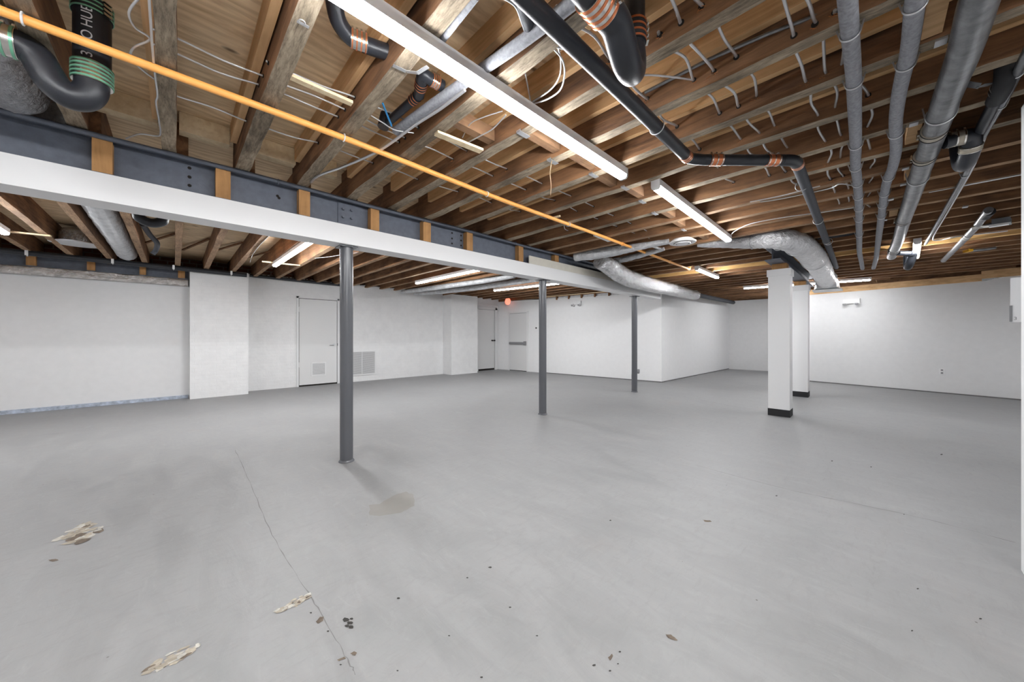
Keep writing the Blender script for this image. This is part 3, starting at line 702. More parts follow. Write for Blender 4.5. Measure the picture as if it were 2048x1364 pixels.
# branch with trap
t = thing('drain_trap', 'black trap hanging off the large metal pipe', 'trap')
b0 = PZ(1868, 290, 2.425); b1 = Vector((b0.x + .02, -.375, 2.435))
MB().tube([b0 + Vector((0, -.04, 0)), b1], .040, 22).build('branch', M['black_pipe'], t)
MB().tube(spline([b1, b1 + Vector((.02, -.045, .0)), b1 + Vector((.06, -.055, -.035)), b1 + Vector((.11, -.05, -.085)), b1 + Vector((.18, -.045, -.11)), b1 + Vector((.26, -.04, -.08)), b1 + Vector((.28, -.03, .05))], 6), .044, 22).build('trap_bend', M['black_pipe'], t)
coupling(b1 + Vector((.0, .01, 0)), (0.1, -1, 0), .042, .07, t, 'tan_band', 'steel_band', 3)
coupling(b1 + Vector((.075, -.053, -.05)), (.6, 0, -.6), .046, .035, t, 'tan_band', 'steel_band', 2)
t = thing('drain_trap', 'small dark trap beside the bright light strip at the far end of the metal pipe', 'trap')
b0 = PZ(1795, 506, 2.40); b1 = PZ(1818, 507, 2.40)
MB().tube([b0, b1], .036, 18).build('branch', M['black_pipe'], t)
MB().tube(spline([b1, b1 + Vector((.05, -.04, -.02)), b1 + Vector((.1, -.02, -.12)), b1 + Vector((.22, .0, -.17)), b1 + Vector((.3, 0, -.1)), b1 + Vector((.3, 0, .03))], 5), .045, 18).build('trap_bend', M['black_pipe'], t)
# black vent pipe and thin pipe right of it
t = thing('drain_pipe', 'black pipe with a ribbed rubber cap right of the large metal pipe', 'pipe')
q0, q1, q2 = Vector((2.86, -.445, 2.60)), PZ(2010, 160, 2.45), PZ(1992, 200, 2.45); q3 = PZ(1948, 285, 2.45)
MB().tube(spline([q0, q1, q2], 5), .036, 20).build('rubber_coupling', M['black_matte'], t)
MB().tube([q2, q3], .026, 20).build('pipe', M['black_pipe'], t)
m_ = MB()
for f_ in (.25, .45): m_.ring(q1.lerp(q2, f_), q2 - q1, .038, .003, 20, 6)
m_.build('clamp_band', M['steel_band'], t)
P5 = zz(((2078, 60), (2048, 115), (2020, 178), (1995, 222), (1972, 262), (1948, 308), (1926, 357), (1890, 420), (1851, 488)), 2.455)
long_pipe('thin grey pipe running from the top right corner to the bright light strip', P5, .0165, M['dull_metal'], (2.9, 3.25, 4.45), 'conduit_pipe', .003)
o = MB().tube(spline(zz(((1990, 224), (1966, 285), (1946, 335), (1912, 395), (1895, 425), (1866, 476), (1880, 480), (1910, 474), (1960, 468), (2015, 462)), 2.45), 6), .007, 8).build('cable', M['cable'])
tag(o, 'thin cable tied along the thin grey pipe, then turning right', 'cable')
P6 = zz(((1977, 420), (1955, 450), (1935, 472), (1912, 496), (1887, 521)), 2.45)
t6 = long_pipe('short metal pipe with a pale coupling near the right wall end', P6, .032, M['dull_metal'], (), 'drain_pipe')
coupling(PZ(1934, 473, 2.45), PZ(1912, 496, 2.45) - PZ(1955, 450, 2.45), .034, .25, t6, 'steel_band', 'dull_metal', 3, False)
coupling(PZ(1975, 428, 2.45), PZ(1912, 496, 2.45) - PZ(1955, 450, 2.45), .036, .2, t6, 'black_matte', 'black_pipe', 2, False)
t = thing('junction_box', 'grey box on a pale bracket near the top of the right wall', 'box')
a_, b_ = PZ(1985, 447, 2.44), PZ(2022, 441, 2.44)
MB().beam(a_, b_, .16, .06).build('box_body', M['grey_box'], t)
MB().beam(PZ(1978, 453, 2.39), PZ(2018, 447, 2.39), .07, .02).build('bracket', M['white_plastic'], t)
MB().tube(spline(zz(((1945, 455), (1962, 452), (1980, 450)), 2.43), 4), .028, 12).build('arm', M['steel_band'], t)
t = thing('sprinkler_valve', 'small yellow and silver fitting between the far joists', 'fitting')
MB().beam(PZ(1930, 503, 2.47), PZ(1942, 500, 2.47), .05, .04).build('yellow_tag', M['yellow'], t)
MB().tube(zz(((1942, 501), (1965, 499), (1992, 495)), 2.47), .022, 10).build('fitting_body', M['dull_metal'], t)

# ================================================================ traps near the camera
t = thing('drain_trap', 'big black iron trap with clear orange-ringed coupling at the top', 'trap')
pt = [(1.425, .715, ZT + .0), (1.425, .715, 2.44), (1.42, .71, 2.375), (1.385, .70, 2.31), (1.325, .685, 2.283), (1.26, .668, 2.278), (1.205, .655, 2.295), (1.15, .648, 2.33), (1.09, .65, 2.338), (1.03, .652, 2.338)]
MB().tube(spline(pt[1:], 8), [.044 + .010 * min(1, i / 30) for i in range(8 * (len(pt) - 2) + 1)], 28).build('trap_bend', M['black_pipe'], t)
MB().tube([pt[0], pt[1]], .044, 28).build('pipe', M['black_pipe'], t)
MB().tube([(1.04, .652, 2.338), (.45, .66, 2.345)], .050, 28).build('pipe', M['black_pipe'], t)
coupling((1.035, .652, 2.338), (1, .0, 0), .0535, .10, t, 'steel_band', 'copper_band', 4, True, Vector((0, -1, 0)))
coupling((1.424, .714, 2.50), (0, 0, 1), .046, .09, t, 'black_matte', 'copper_band', 4, True, Vector((.6, -.8, 0)))

t = thing('drain_trap', 'big black iron trap at the upper left with green-banded couplings', 'trap')
pt = [(-.276, 2.52, 2.40), (-.280, 2.52, 2.34), (-.305, 2.52, 2.295), (-.345, 2.52, 2.285), (-.385, 2.52, 2.315), (-.41, 2.52, 2.365), (-.435, 2.52, 2.415), (-.475, 2.52, 2.435), (-.50, 2.52, 2.437)]
MB().tube(spline(pt, 7), .056, 28).build('trap_bend', M['black_pipe'], t)
MB().tube([(-.276, 2.52, ZT), (-.276, 2.52, 2.395)], .060, 28).build('pipe', M['black_pipe'], t)
MB().tube([(-.49, 2.52, 2.437), (-1.4, 2.52, 2.44)], .056, 28).build('pipe', M['black_pipe'], t)
coupling((-.276, 2.52, 2.41), (0, 0, 1), .061, .085, t, 'steel_band', 'green_band', 5, False)
coupling((-.276, 2.52, 2.715), (0, 0, 1), .061, .07, t, 'black_matte', 'green_band', 4, True, Vector((.7, -.7, 0)))
coupling((-.53, 2.52, 2.437), (1, 0, 0), .057, .10, t, 'steel_band', 'green_band', 4, True)
# white lettering cast along the pipe
def letter(txt, size, loc, rot, parent, name='lettering', mat='lettering', ext=.0006):
    cu = bpy.data.curves.new(name, 'FONT'); cu.body = txt; cu.size = size; cu.extrude = ext; cu.materials.append(M[mat]); cu.align_x = 'LEFT'; cu.align_y = 'CENTER'
    tmp = bpy.data.objects.new('tmp', cu); COL.objects.link(tmp); me = bpy.data.meshes.new_from_object(tmp); bpy.data.objects.remove(tmp)
    o_ = bpy.data.objects.new(name, me); COL.objects.link(o_); o_.matrix_world = Matrix.Translation(loc) @ rot; o_.parent = parent; return o_
vd = Vector((.276, -2.52, 0)).normalized(); bx = Vector((0, 0, 1)); nz_ = (vd + Vector((-.25, 0, 0))).normalized(); by = nz_.cross(bx).normalized()
rot = Matrix(((bx.x, by.x, nz_.x, 0), (bx.y, by.y, nz_.y, 0), (bx.z, by.z, nz_.z, 0), (0, 0, 0, 1)))
pc = Vector((-.276, 2.52, 0)) + nz_ * .0615
letter('3 NO HUB', .050, Vector((pc.x, pc.y, 2.460)), rot, t)

# drains in the bays left of the long strip
t = thing('drain_pipe', 'short black pipe with orange-ringed coupling just left of the longest light strip', 'pipe')
g = [PZ(668, 0, 2.66), PZ(676, 40, 2.62), PZ(696, 70, 2.60), PZ(722, 86, 2.59), PZ(778, 106, 2.59)]
MB().tube(spline(g, 6), .036, 20).build('pipe', M['black_pipe'], t)
coupling(PZ(718, 82, 2.592), g[4] - g[3], .037, .07, t, 'steel_band', 'copper_band', 4)
t = thing('drain_pipe', 'black branching pipe with copper couplings tucked between joists by the longest light strip', 'pipe')
c0 = PZ(885, 172, 2.56); c1 = PZ(846, 150, 2.56); c2 = PZ(838, 190, 2.56); c3 = PZ(772, 248, 2.56)
MB().tube(spline([c0, c1 + (c0 - c1) * .4, c1, c1 + (c2 - c1) * .4, c2], 5), .030, 18).build('elbow', M['black_pipe'], t)
MB().tube([c2, c3], .024, 18).build('pipe', M['black_pipe'], t)
coupling(c0.lerp(c1, .42), c0 - c1, .031, .045, t, 'steel_band', 'copper_band', 4)
coupling(c1.lerp(c2, .45), c2 - c1, .031, .05, t, 'black_matte', 'copper_band', 3)
coupling(c2.lerp(c3, .12), c3 - c2, .027, .05, t, 'black_matte', 'copper_band', 3)
MB().tube([c3 + Vector((-.02, 0, -.03)), c3 + Vector((0, 0, .06))], .034, 18).build('end_fitting', M['black_pipe'], t)
o = MB().tube([PZ(765, 206, 2.50), PZ(783, 252, 2.50)], .006, 8).build('blue_stick', M['blue']); tag(o, 'thin bright blue plastic stick by the small black drain', 'stick')
# thick grey insulated pipes passing over the strip
o = MB().tube(spline([(1.12, -.6, 2.50), (1.115, .80, 2.50), (1.08, 1.35, 2.505), (1.055, 1.75, 2.52), (1.03, 2.15, 2.53)], 6), .027, 18).build('insulated_pipe', M['foam'])
tag(o, 'thick grey insulated pipe crossing above the longest light strip', 'pipe')
o = MB().tube(spline([PZ(952, -8, 2.50), PZ(885, 78, 2.50)], 6), .016, 14).build('insulated_pipe', M['foam']); tag(o, 'thin grey pipe under a joist at the top, right of the longest strip', 'pipe')
o = MB().tube(spline([PZ(930, 180, 2.47), PZ(880, 218, 2.47), PZ(830, 250, 2.47), PZ(760, 300, 2.47), PZ(690, 332, 2.47), PZ(640, 350, 2.47), PZ(622, 364, 2.48)], 6), .009, 12).build('flexible_conduit', M['galv'])
tag(o, 'shiny flexible conduit curving from the longest light strip to the beam', 'conduit')
o = MB().tube(spline([PZ(1040, -8, 2.50), PZ(1050, 30, 2.50), PZ(1062, 62, 2.52)], 6), .022, 14).build('insulated_pipe', M['dark_foam']); tag(o, 'short dark foam pipe disappearing above the top edge', 'pipe')
o = MB().tube([PZ(1290, 185, 2.57), PZ(1420, 118, 2.57), PZ(1540, 66, 2.57), PZ(1662, 20, 2.57)], .009, 10).build('conduit_pipe', M['dull_metal']); tag(o, 'straight thin conduit clipped along the side of a joist', 'conduit')

# loose wires and hanging bits
def wire(lab, L, z, r=.004, mat='cable', name='loose_cable', group=None, cat='cable'):
    pts = [PZ(x, y, (z[i] if isinstance(z, (list, tuple)) else z)) for i, (x, y) in enumerate(L)]
    o_ = MB().tube(spline(pts, 6), r, 8).build(name, M[mat]); return tag(o_, lab, cat, group)
wire('looping grey cable down the side of the joist at the upper left', ((278, -5), (258, 25), (270, 55), (300, 78), (268, 95), (262, 115), (285, 140), (312, 160)), 2.50, .0045)
wire('grey cable running down beside the old joist at the upper left', ((298, -5), (301, 40), (305, 100), (310, 150), (315, 190), (312, 205), (317, 235), (321, 265), (314, 272), (280, 268), (252, 277)), 2.475, .0045)
wire('long armoured cable loop right of the longest light strip', ((1105, 95), (1125, 120), (1129, 150), (1120, 180), (1095, 198), (1065, 208)), 2.50, .0045)
wire('second cable loop beside the first, right of the longest light strip', ((1116, 92), (1122, 125), (1118, 155), (1100, 180), (1062, 206)), 2.52, .0045)
wire('cable curling across the bay to the black pipe', ((1100, 92), (1135, 100), (1160, 120), (1176, 142)), 2.49, .0045)
wire('pair of twisted cables in the bay right of the longest light strip', ((1048, 135), (1055, 170), (1062, 206), (1066, 212)), 2.55, .004)
wire('thin armoured cable rising to the top edge left of the black pipe', ((1005, -5), (1030, 12), (1042, 40), (1052, 70)), 2.52, .0045)
wire('curved thin cable left of the longest light strip, upper of two', ((1005, 222), (965, 235), (940, 248), (925, 275)), 2.52, .0035)
wire('curved armoured cable left of the longest light strip, lower of two', ((1012, 230), (985, 258), (960, 272), (938, 284)), 2.50, .004)
wire('armoured cable running right from under the big trap', ((1262, 152), (1300, 150), (1345, 154), (1388, 160)), 2.55, .005)
wire('pale cable leaving the blue stick to the right', ((740, 230), (765, 245), (790, 260), (828, 266)), 2.49, .0035)
wire('thin beige wire hanging below the joists left of the long strip', ((1104, 320), (1100, 345), (1102, 370), (1101, 390)), [2.48, 2.44, 2.40, 2.36], .0035, 'wire_tan', 'hanging_wire')
wire('thin beige wire hanging in front of the right wall', ((1752, 560), (1760, 580), (1768, 590), (1783, 597)), [2.48, 2.40, 2.36, 2.33], .004, 'wire_tan', 'hanging_wire')
wire('small curl of white wire below the orange pipe', ((1128, 450), (1130, 458), (1136, 461)), 2.46, .004)
wire('pale cable looping from the first insulated pipe to the left', ((1710, 372), (1680, 368), (1655, 378), (1560, 398), (1520, 404)), 2.4815, .005)
wire('pale cable following a joist to the black pipe', ((1640, 372), (1600, 382), (1560, 392), (1500, 404)), 2.4815, .005)
wire('thin cable swinging across the joists above the foil duct', ((1710, 415), (1640, 425), (1560, 436), (1500, 448), (1470, 462), (1462, 470)), 2.4815, .005)
wk = round((PZ(1960, 372, 2.48).x + .03) / SP)
o = MB().tube(spline([(JX(wk) + .005, y, 2.4805) for y in (-.35, -.5, -.7, -.95, -1.2)], 4), .0045, 8).tube(spline([(JX(wk) - .012, y, 2.4805) for y in (-.55, -.7, -.9, -1.2)], 4), .0045, 8).build('loose_cable', M['cable'])
tag(o, 'twin pale cables stapled along a joist near the right edge', 'cable')
o = MB().tube([PZ(1636, 472, 2.58), PZ(1800, 452, 2.58)], .055, 16).build('drain_pipe', M['black_pipe']); tag(o, 'dark pipe between far joists, crossing above the two insulated pipes', 'pipe')
o = MB().tube([PZ(1478, 494, 2.56), PZ(1528, 488, 2.56)], .045, 14).build('drain_pipe', M['black_pipe']); tag(o, 'short dark pipe between joists just left of the column beam', 'pipe')
o = MB().tube(spline([(2.04, 5.5, 2.487), (1.9, 5.65, 2.465), (1.75, 6.0, 2.455), (1.66, 6.4, 2.486)], 6), .004, 8).build('loose_cable', M['cable']); tag(o, 'white cable looping off the end of a joist behind the beam', 'cable')
wire('thin cable along the joist behind the beam near the pier', ((545, 465), (520, 490), (505, 510), (500, 525)), 2.482, .004)

# straps and plates
o = MB().beam(PZ(786, 131, 2.478), PZ(812, 143, 2.474), .02, .002).beam(PZ(812, 143, 2.474), PZ(835, 146, 2.45), .02, .002).beam(PZ(835, 146, 2.45), PZ(856, 133, 2.46), .02, .002).build('metal_strap', M['galv'])
tag(o, 'bent perforated metal strap beside the longest light strip', 'strap')
o = MB().ring(PZ(604, 44, 2.478), (0, 0, 1), .011, .003, 16, 6).beam(PZ(594, 42, 2.478), PZ(618, 55, 2.478), .014, .003).build('metal_strap', M['galv']); tag(o, 'small silver strap nailed under a joist at the upper left', 'strap')
o = MB().beam(PZ(1932, 258 - 90, 2.47), PZ(1960, 172, 2.44), .05, .003).beam(PZ(1960, 172, 2.44), PZ(1984, 168, 2.47), .03, .003).build('metal_strap', M['dull_metal']); tag(o, 'dull metal strap curving beside the large metal pipe', 'strap')
for i, (x, y) in enumerate(((1048, 270), (1102, 322), (1185, 350), (1252, 378), (1281, 402), (1305, 425), (1365, 459), (1883, 80), (1827, 251), (1811, 339), (1807, 368), (1782, 398), (1770, 436), (1862, 24 + 300), (1930, 415))):
    p = PZ(x, y, 2.478); kk = round((p.x + .03) / SP); p.x = JX(kk)
    h_ = .045 if i < 7 else .024; m_ = MB().beam(p - Vector((h_, 0, 0)), p + Vector((h_, 0, 0)), .036, .003).beam(p + Vector((-h_, 0, .0)), p + Vector((-h_, 0, .012)), .036, .003, 0, Vector((1, 0, 0)))
    o = m_.build('nail_plate', M['galv']); tag(o, 'small galvanised plate under a joist, %s counted from the left of the photo' % ORD[i + 1], 'plate', 'galvanised plates under the joists')
for i, (a_, b_, z, w_, lab) in enumerate((((572, 149), (704, 207), 2.50, .035, 'pale wood lath fixed between joists above the orange pipe'),
                                          ((872, 266), (963, 302), 2.475, .05, 'rough pale board under the joists left of the longest light strip'),
                                          ((1190, 470), (1219, 482), 2.475, .05, 'short white board end beside the orange pipe'),
                                          ((5, 462), (102, 472), 2.47, .045, 'pale wood batten under the joists at the left edge'),
                                          ((524, 523), (600, 531), 2.476, .06, 'pale batten behind the light strip left of the nearest post'),
                                          ((1105, 436), (1120, 432), 2.476, .02, 'tiny pale wood sliver beside the orange pipe'),
                                          ((1290, 488), (1328, 500), 2.47, .035, 'white strip under the joists near the round diffuser'))):
    o = MB().beam(PZ(*a_, z), PZ(*b_, z), w_, .016).build('wood_batten', M['pale_wood'] if i not in (2, 6) else M['white_plastic']); tag(o, lab, 'batten')

# ================================================================ ducts
def duct(lab, pts, rr, mat, k=10, rib=.05, squash=1.0, name='foil_duct', seg=28, ribstep=2, extra=None):
    t_ = thing(name, lab, 'duct'); sp = spline(pts, k); n = len(sp); R2 = []
    for i in range(n):
        f_ = i / k; j = min(int(f_), len(rr) - 2); u = min(1, f_ - j); R2.append((rr[j] * (1 - u) + rr[j + 1] * u) * (1 + rib * (random.uniform(-1, 1))))
    MB().tube(sp, R2, seg, wob=.035).build('duct_body', M[mat], t_)
    return t_
ta = duct('shiny foil duct beside the end of the main beam', [(4.85, 3.02, 2.40), (5.12, 2.98, 2.33), (5.6, 3.06, 2.28), (6.2, 3.14, 2.26), (7.1, 3.19, 2.26), (8.3, 3.22, 2.27), (9.3, 3.26, 2.28), (10.0, 3.28, 2.29)],
          [.12, .14, .15, .15, .145, .14, .13, .12], 'foil', 10, .035)
MB().tube([(9.98, 3.30, 2.31), (13.9, 3.35, 2.36)], .06, 16).build('pipe_end', M['dark_foam'], ta)
td = duct('dull grey wrapped duct in two strands between the beam end and the round diffuser',
          [PZ(1150, 513, 2.46), PZ(1195, 507, 2.46), PZ(1240, 500, 2.46), PZ(1290, 491, 2.46), PZ(1338, 483, 2.47)], [.075, .085, .07, .045, .035], 'foil_white', 8, .06)
sp_ = spline([PZ(1195, 521, 2.45), PZ(1225, 522, 2.45), PZ(1262, 515, 2.45), PZ(1300, 505, 2.45), PZ(1328, 498, 2.46)], 8)
MB().tube(sp_, [(.07 - .045 * q / len(sp_)) * random.uniform(.93, 1.07) for q in range(len(sp_))], 20, wob=.04).build('duct_body', M['foil_white'], td)
RP = [PZ(1395, 489, 2.52), PZ(1440, 486, 2.50), PZ(1500, 483, 2.47), PZ(1550, 478, 2.44), PZ(1590, 485, 2.40), PZ(1617, 505, 2.375), PZ(1639, 534, 2.35), PZ(1653, 562, 2.32)]
tr = duct('large foil duct curving down past the square columns', RP, [.035, .065, .095, .12, .14, .15, .152, .15], 'foil_mid', 10, .03)
m_ = MB()
for f_ in (.30, .47, .60, .78): 
    q = RP[0].lerp(RP[0], 0); n_ = int(f_ * 7); u_ = f_ * 7 - n_; c_ = RP[n_].lerp(RP[n_ + 1], u_); rr_ = [.035, .065, .095, .12, .14, .15, .152, .15]
    m_.ring(c_, RP[n_ + 1] - RP[n_], (rr_[n_] * (1 - u_) + rr_[n_ + 1] * u_) * 1.03, .006, 28, 6)
m_.build('duct_strap', M['galv'], tr)
e0 = RP[-1]; dv = (RP[-1] - RP[-2]); dv.z = 0; dv.normalize(); sv = Vector((-dv.y, dv.x, 0))
vs = [e0 - dv * .05 + sv * a_ + Vector((0, 0, b_)) for a_, b_ in ((-.15, .12), (.15, .12), (.15, -.14), (-.15, -.14))] + [e0 + dv * c_ + sv * a_ + Vector((0, 0, -.155)) for a_, c_ in ((-.2, .55), (.2, .55), (.2, .1), (-.2, .1))]
MB().add(vs, [(0, 1, 2, 3), (7, 6, 5, 4), (0, 4, 5, 1), (1, 5, 6, 2), (2, 6, 7, 3), (3, 7, 4, 0)]).build('register_boot', M['galv'], tr)
MB().beam(e0 + dv * .05 + Vector((0, 0, -.165)), e0 + dv * .62 + Vector((0, 0, -.165)), .46, .012).build('register_flange', M['white_plastic'], tr)
t = thing('round_diffuser', 'round white ceiling diffuser beside the middle light strip', 'vent')
cd = PZ(1365, 486, 2.40)
MB().tube([cd, cd + Vector((0, 0, .012)), cd + Vector((0, 0, .05))], [.155, .16, .11], 36).build('outer_ring', M['white_plastic'], t)
MB().tube([cd + Vector((0, 0, -.004)), cd + Vector((0, 0, -.001))], .105, 32).build('gap', M['dark'], t)
MB().tube([cd + Vector((0, 0, -.015)), cd + Vector((0, 0, -.005))], [.06, .075], 32).build('inner_cone', M['white_plastic'], t)
m_ = MB()
m_.ring(cd + Vector((0, 0, -.006)), (0, 0, 1), .09, .008, 32, 6); m_.build('cone_ring', M['white_plastic'], t)
duct('white-grey round duct between joists behind the beam at the left', [(-.585, 3.62, 2.60), (-.585, 4.6, 2.60), (-.585, 6.0, 2.60), (-.585, 7.4, 2.60), (-.585, 8.75, 2.60)], [.125] * 5, 'foil_white', 10, .02)
duct('grey foil-wrapped duct at the upper left edge, behind the trap', [(-.655, 2.68, 2.60), (-.655, 2.9, 2.60), (-.655, 3.15, 2.59), (-.655, 3.38, 2.59)], [.122] * 4, 'foil_dull', 10, .03)
t = thing('duct_boot', 'shiny round metal can with flange between joists behind the beam', 'duct')
cc = Vector((-1.00, 7.75, 2.50))
MB().tube([cc, cc + Vector((0, 0, .12)), cc + Vector((0, 0, .18)), cc + Vector((0, 0, .215))], [.17, .165, .13, .05], 28).build('can', M['foil'], t)
MB().tube([cc - Vector((0, 0, .012)), cc], .24, 28).build('flange', M['galv'], t)
duct('pale wrapped duct lying under the joists far behind the beam, first of two', [(4.6, 9.2, 2.44), (4.7, 8.2, 2.43), (4.85, 7.0, 2.43), (5.0, 6.0, 2.44), (5.1, 5.2, 2.46)], [.05, .06, .06, .055, .05], 'foil_white', 8, .05)
duct('pale wrapped duct lying under the joists far behind the beam, second of two', [(5.0, 9.2, 2.44), (5.2, 8.0, 2.42), (5.35, 6.8, 2.41), (5.5, 5.8, 2.42), (5.7, 4.6, 2.44)], [.06, .08, .08, .07, .06], 'foil_white', 8, .05)
# trap seen from below behind the beam
t = thing('drain_trap', 'black round trap bend just behind the main beam at the left', 'trap')
cr = PZ(302, 432, 2.42)
MB().tube(spline([cr + Vector((-.09, 0, .25)), cr + Vector((-.09, 0, .0)), cr + Vector((-.06, 0, -.05)), cr + Vector((0, 0, -.07)), cr + Vector((.06, 0, -.05)), cr + Vector((.09, 0, 0)), cr + Vector((.09, 0, .25))], 6), .045, 22).build('trap_bend', M['black_pipe'], t)
o = MB().tube(spline([PZ(285, 448, 2.60), PZ(300, 470, 2.56), PZ(314, 486, 2.52), PZ(312, 500, 2.46), PZ(305, 508, 2.40)], 5), .03, 14).build('insulated_pipe', M['dark_foam']); tag(o, 'short dark foam pipe with a bend behind the beam, below the round trap', 'pipe')
# black pipe along the left wall
t = thing('drain_pipe', 'black pipe hung along the top of the left wall', 'pipe')
L_ = [(-3.1, 8.85, 2.452), (-1.85, 8.85, 2.452), (-.6, 8.86, 2.448), (.4, 8.87, 2.442), (1.05, 8.88, 2.44)]
MB().tube(spline(L_, 5), .042, 18).build('pipe', M['black_pipe'], t)
for x in (-1.60, -.75, -.02, .80): MB().ring((x, 8.85, 2.449), (1, 0, 0), .045, .006, 18, 6).box(x - .015, x + .015, 8.79, 8.81, 2.41, 2.484).build('pipe_hanger', M['white_plastic'], t)
o = MB().tube([(1.15, 9.28, 2.50), (3.0, 9.28, 2.48)], .035, 14).build('drain_pipe', M['black_pipe']); tag(o, 'dark pipe along the brick wall top above the first door', 'pipe')
# ragged mortar line on top of the brick wall
m_ = MB()
for i in range(150):
    x = 1.1 + i * .034 + random.uniform(-.01, .01); m_.beam((x, 9.41, 2.528), (x + .03, 9.395, 2.528 + random.uniform(.0, .03)), .03, .025)
o = m_.build('mortar_crumbs', M['brick_paint']); tag(o, 'ragged crumbly mortar edge along the brick wall top', 'mortar', kind='stuff')

# ================================================================ doors, grilles, fittings
def yrect(mb_, x0, x1, z0, z1, yf, th=.03): return mb_.box(x0, x1, yf - th, yf, z0, z1)
WY = 9.42
d1 = bpy.data.objects.new('door_1', None); COL.objects.link(d1); d1['kind'] = 'structure'; d1['label'] = 'white metal door with a low louvre in the brick wall'; d1['category'] = 'door'
x0, x1 = AY(598, 700, WY).x, AY(673, 700, WY).x; zt = 2.085
m_ = MB(); yrect(m_, x0 - .05, x0 - .012, 0, zt + .05, WY, .035); yrect(m_, x1 + .012, x1 + .05, 0, zt + .05, WY, .035); yrect(m_, x0 - .05, x1 + .05, zt + .012, zt + .05, WY, .035)
m_.build('door_frame', M['white_paint'], d1)
yrect(MB(), x0, x1, .035, zt, WY, .025).build('door_slab', M['door_paint'], d1)
yrect(MB(), x0 - .012, x1 + .012, 0, zt + .012, WY, .006).build('door_gap', M['dark'], d1)
for z in (1.83, .52): MB().tube([(x0 - .012, WY - .04, z - .06), (x0 - .012, WY - .04, z + .06)], .009, 8).build('hinge', M['white_paint'], d1)
p = AY(668, 689, WY); h = MB().tube([(p.x - .01, WY - .025, p.z), (p.x - .01, WY - .07, p.z)], .02, 14).tube([(p.x - .01, WY - .065, p.z), (p.x - .12, WY - .065, p.z - .01)], .009, 10); h.build('door_handle', M['galv'], d1)
MB().box(x1 + .006, x1 + .02, WY - .04, WY - .034, p.z - .03, p.z + .03).build('strike', M['grey_face'], d1)
q0, q1 = AY(624, 750, WY), AY(649, 726, WY); m_ = MB()
yrect(m_, q0.x - .025, q1.x + .025, q0.z - .025, q0.z, WY - .025, .012); yrect(m_, q0.x - .025, q1.x + .025, q1.z, q1.z + .025, WY - .025, .012); yrect(m_, q0.x - .025, q0.x, q0.z, q1.z, WY - .025, .012); yrect(m_, q1.x, q1.x + .025, q0.z, q1.z, WY - .025, .012)
for i in range(14):
    z = q0.z + (q1.z - q0.z) * (i + .5) / 14; m_.box(q0.x, q1.x, WY - .034, WY - .027, z - .008, z + .004)
m_.build('door_louvre', M['white_paint'], d1)
MB().box(q0.x, q1.x, WY - .0265, WY - .0255, q0.z, q1.z).build('louvre_backing', M['grey_face'], d1)
# grille
t = thing('return_air_grille', 'white return air grille low on the brick wall behind the nearest post', 'vent')
g0, g1 = AY(697, 750, WY), AY(749, 703, WY)
m_ = MB(); F_ = .03
yrect(m_, g0.x - F_, g1.x + F_, g0.z - F_, g0.z, WY, .02); yrect(m_, g0.x - F_, g1.x + F_, g1.z, g1.z + F_, WY, .02); yrect(m_, g0.x - F_, g0.x, g0.z, g1.z, WY, .02); yrect(m_, g1.x, g1.x + F_, g0.z, g1.z, WY, .02)
yrect(m_, (g0.x + g1.x) / 2 - .008, (g0.x + g1.x) / 2 + .008, g0.z, g1.z, WY, .02); m_.build('grille_frame', M['white_paint'], t)
m_ = MB(); nsl = 32
for i in range(nsl):
    z = g0.z + (g1.z - g0.z) * (i + .5) / nsl; m_.box(g0.x, g1.x, WY - .014, WY - .008, z - .006, z + .004)
m_.build('louvre_slats', M['white_paint'], t)
yrect(MB(), g0.x, g1.x, g0.z, g1.z, WY, .004).build('backing', M['grey_face'], t)
# door 2
d2 = bpy.data.objects.new('door_2', None); COL.objects.link(d2); d2['kind'] = 'structure'; d2['label'] = 'narrow looking white door in the corner recess'; d2['category'] = 'door'
x0, x1 = AY(955, 700, WY).x, AY(988, 700, WY).x; zt = 2.12
m_ = MB(); yrect(m_, x0 - .08, x0 - .01, 0, zt + .07, WY, .06); yrect(m_, x1 + .01, x1 + .10, 0, zt + .07, WY, .06); yrect(m_, x0 - .08, x1 + .10, zt + .01, zt + .07, WY, .06); yrect(m_, x0 - .25, x1 + .14, zt + .12, zt + .17, WY, .05); m_.build('door_frame', M['white_paint'], d2)
yrect(MB(), x0, x1 - .015, .06, zt, WY, .03).build('door_slab', M['door_paint'], d2)
yrect(MB(), x0 - .01, x1 + .01, 0, zt + .01, WY, .006).build('door_gap', M['dark'], d2)
p = AY(985, 681, WY)
for dx in (-.06, .04): MB().tube([(p.x + dx, WY - .03, p.z), (p.x + dx, WY - .09, p.z)], .025, 12).build('door_knob', M['black_matte'], d2)
# door 3 on the partition
PD = (Vector((9.03, 3.785, 0)) - Vector((8.40, 9.42, 0))).normalized(); PN = Vector((PD.y, -PD.x, 0))      # along, into the room
if PN.x > 0: PN = -PN
def onpart(px, py):
    r = (px - CX) / FPX; dx = FW[0] + r * RT[0]; dy = FW[1] + r * RT[1]
    # intersect with partition line
    ax, ay = 8.40, 9.42; den = dx * PD.y - dy * PD.x; tt = (ax * PD.y - ay * PD.x) / den
    return Vector((tt * dx, tt * dy, CH + tt * (HY - py) / FPX))
def pbox(mb_, a_, b_, z0, z1, off=0, th=.03):
    a_ = Vector((a_.x, a_.y, 0)) + PN * off; b_ = Vector((b_.x, b_.y, 0)) + PN * off; c_, d_ = b_ + PN * th, a_ + PN * th
    v = [(q.x, q.y, z) for z in (z0, z1) for q in (a_, b_, c_, d_)]
    return mb_.add(v, [(3, 2, 1, 0), (4, 5, 6, 7), (0, 1, 5, 4), (1, 2, 6, 5), (2, 3, 7, 6), (3, 0, 4, 7)])
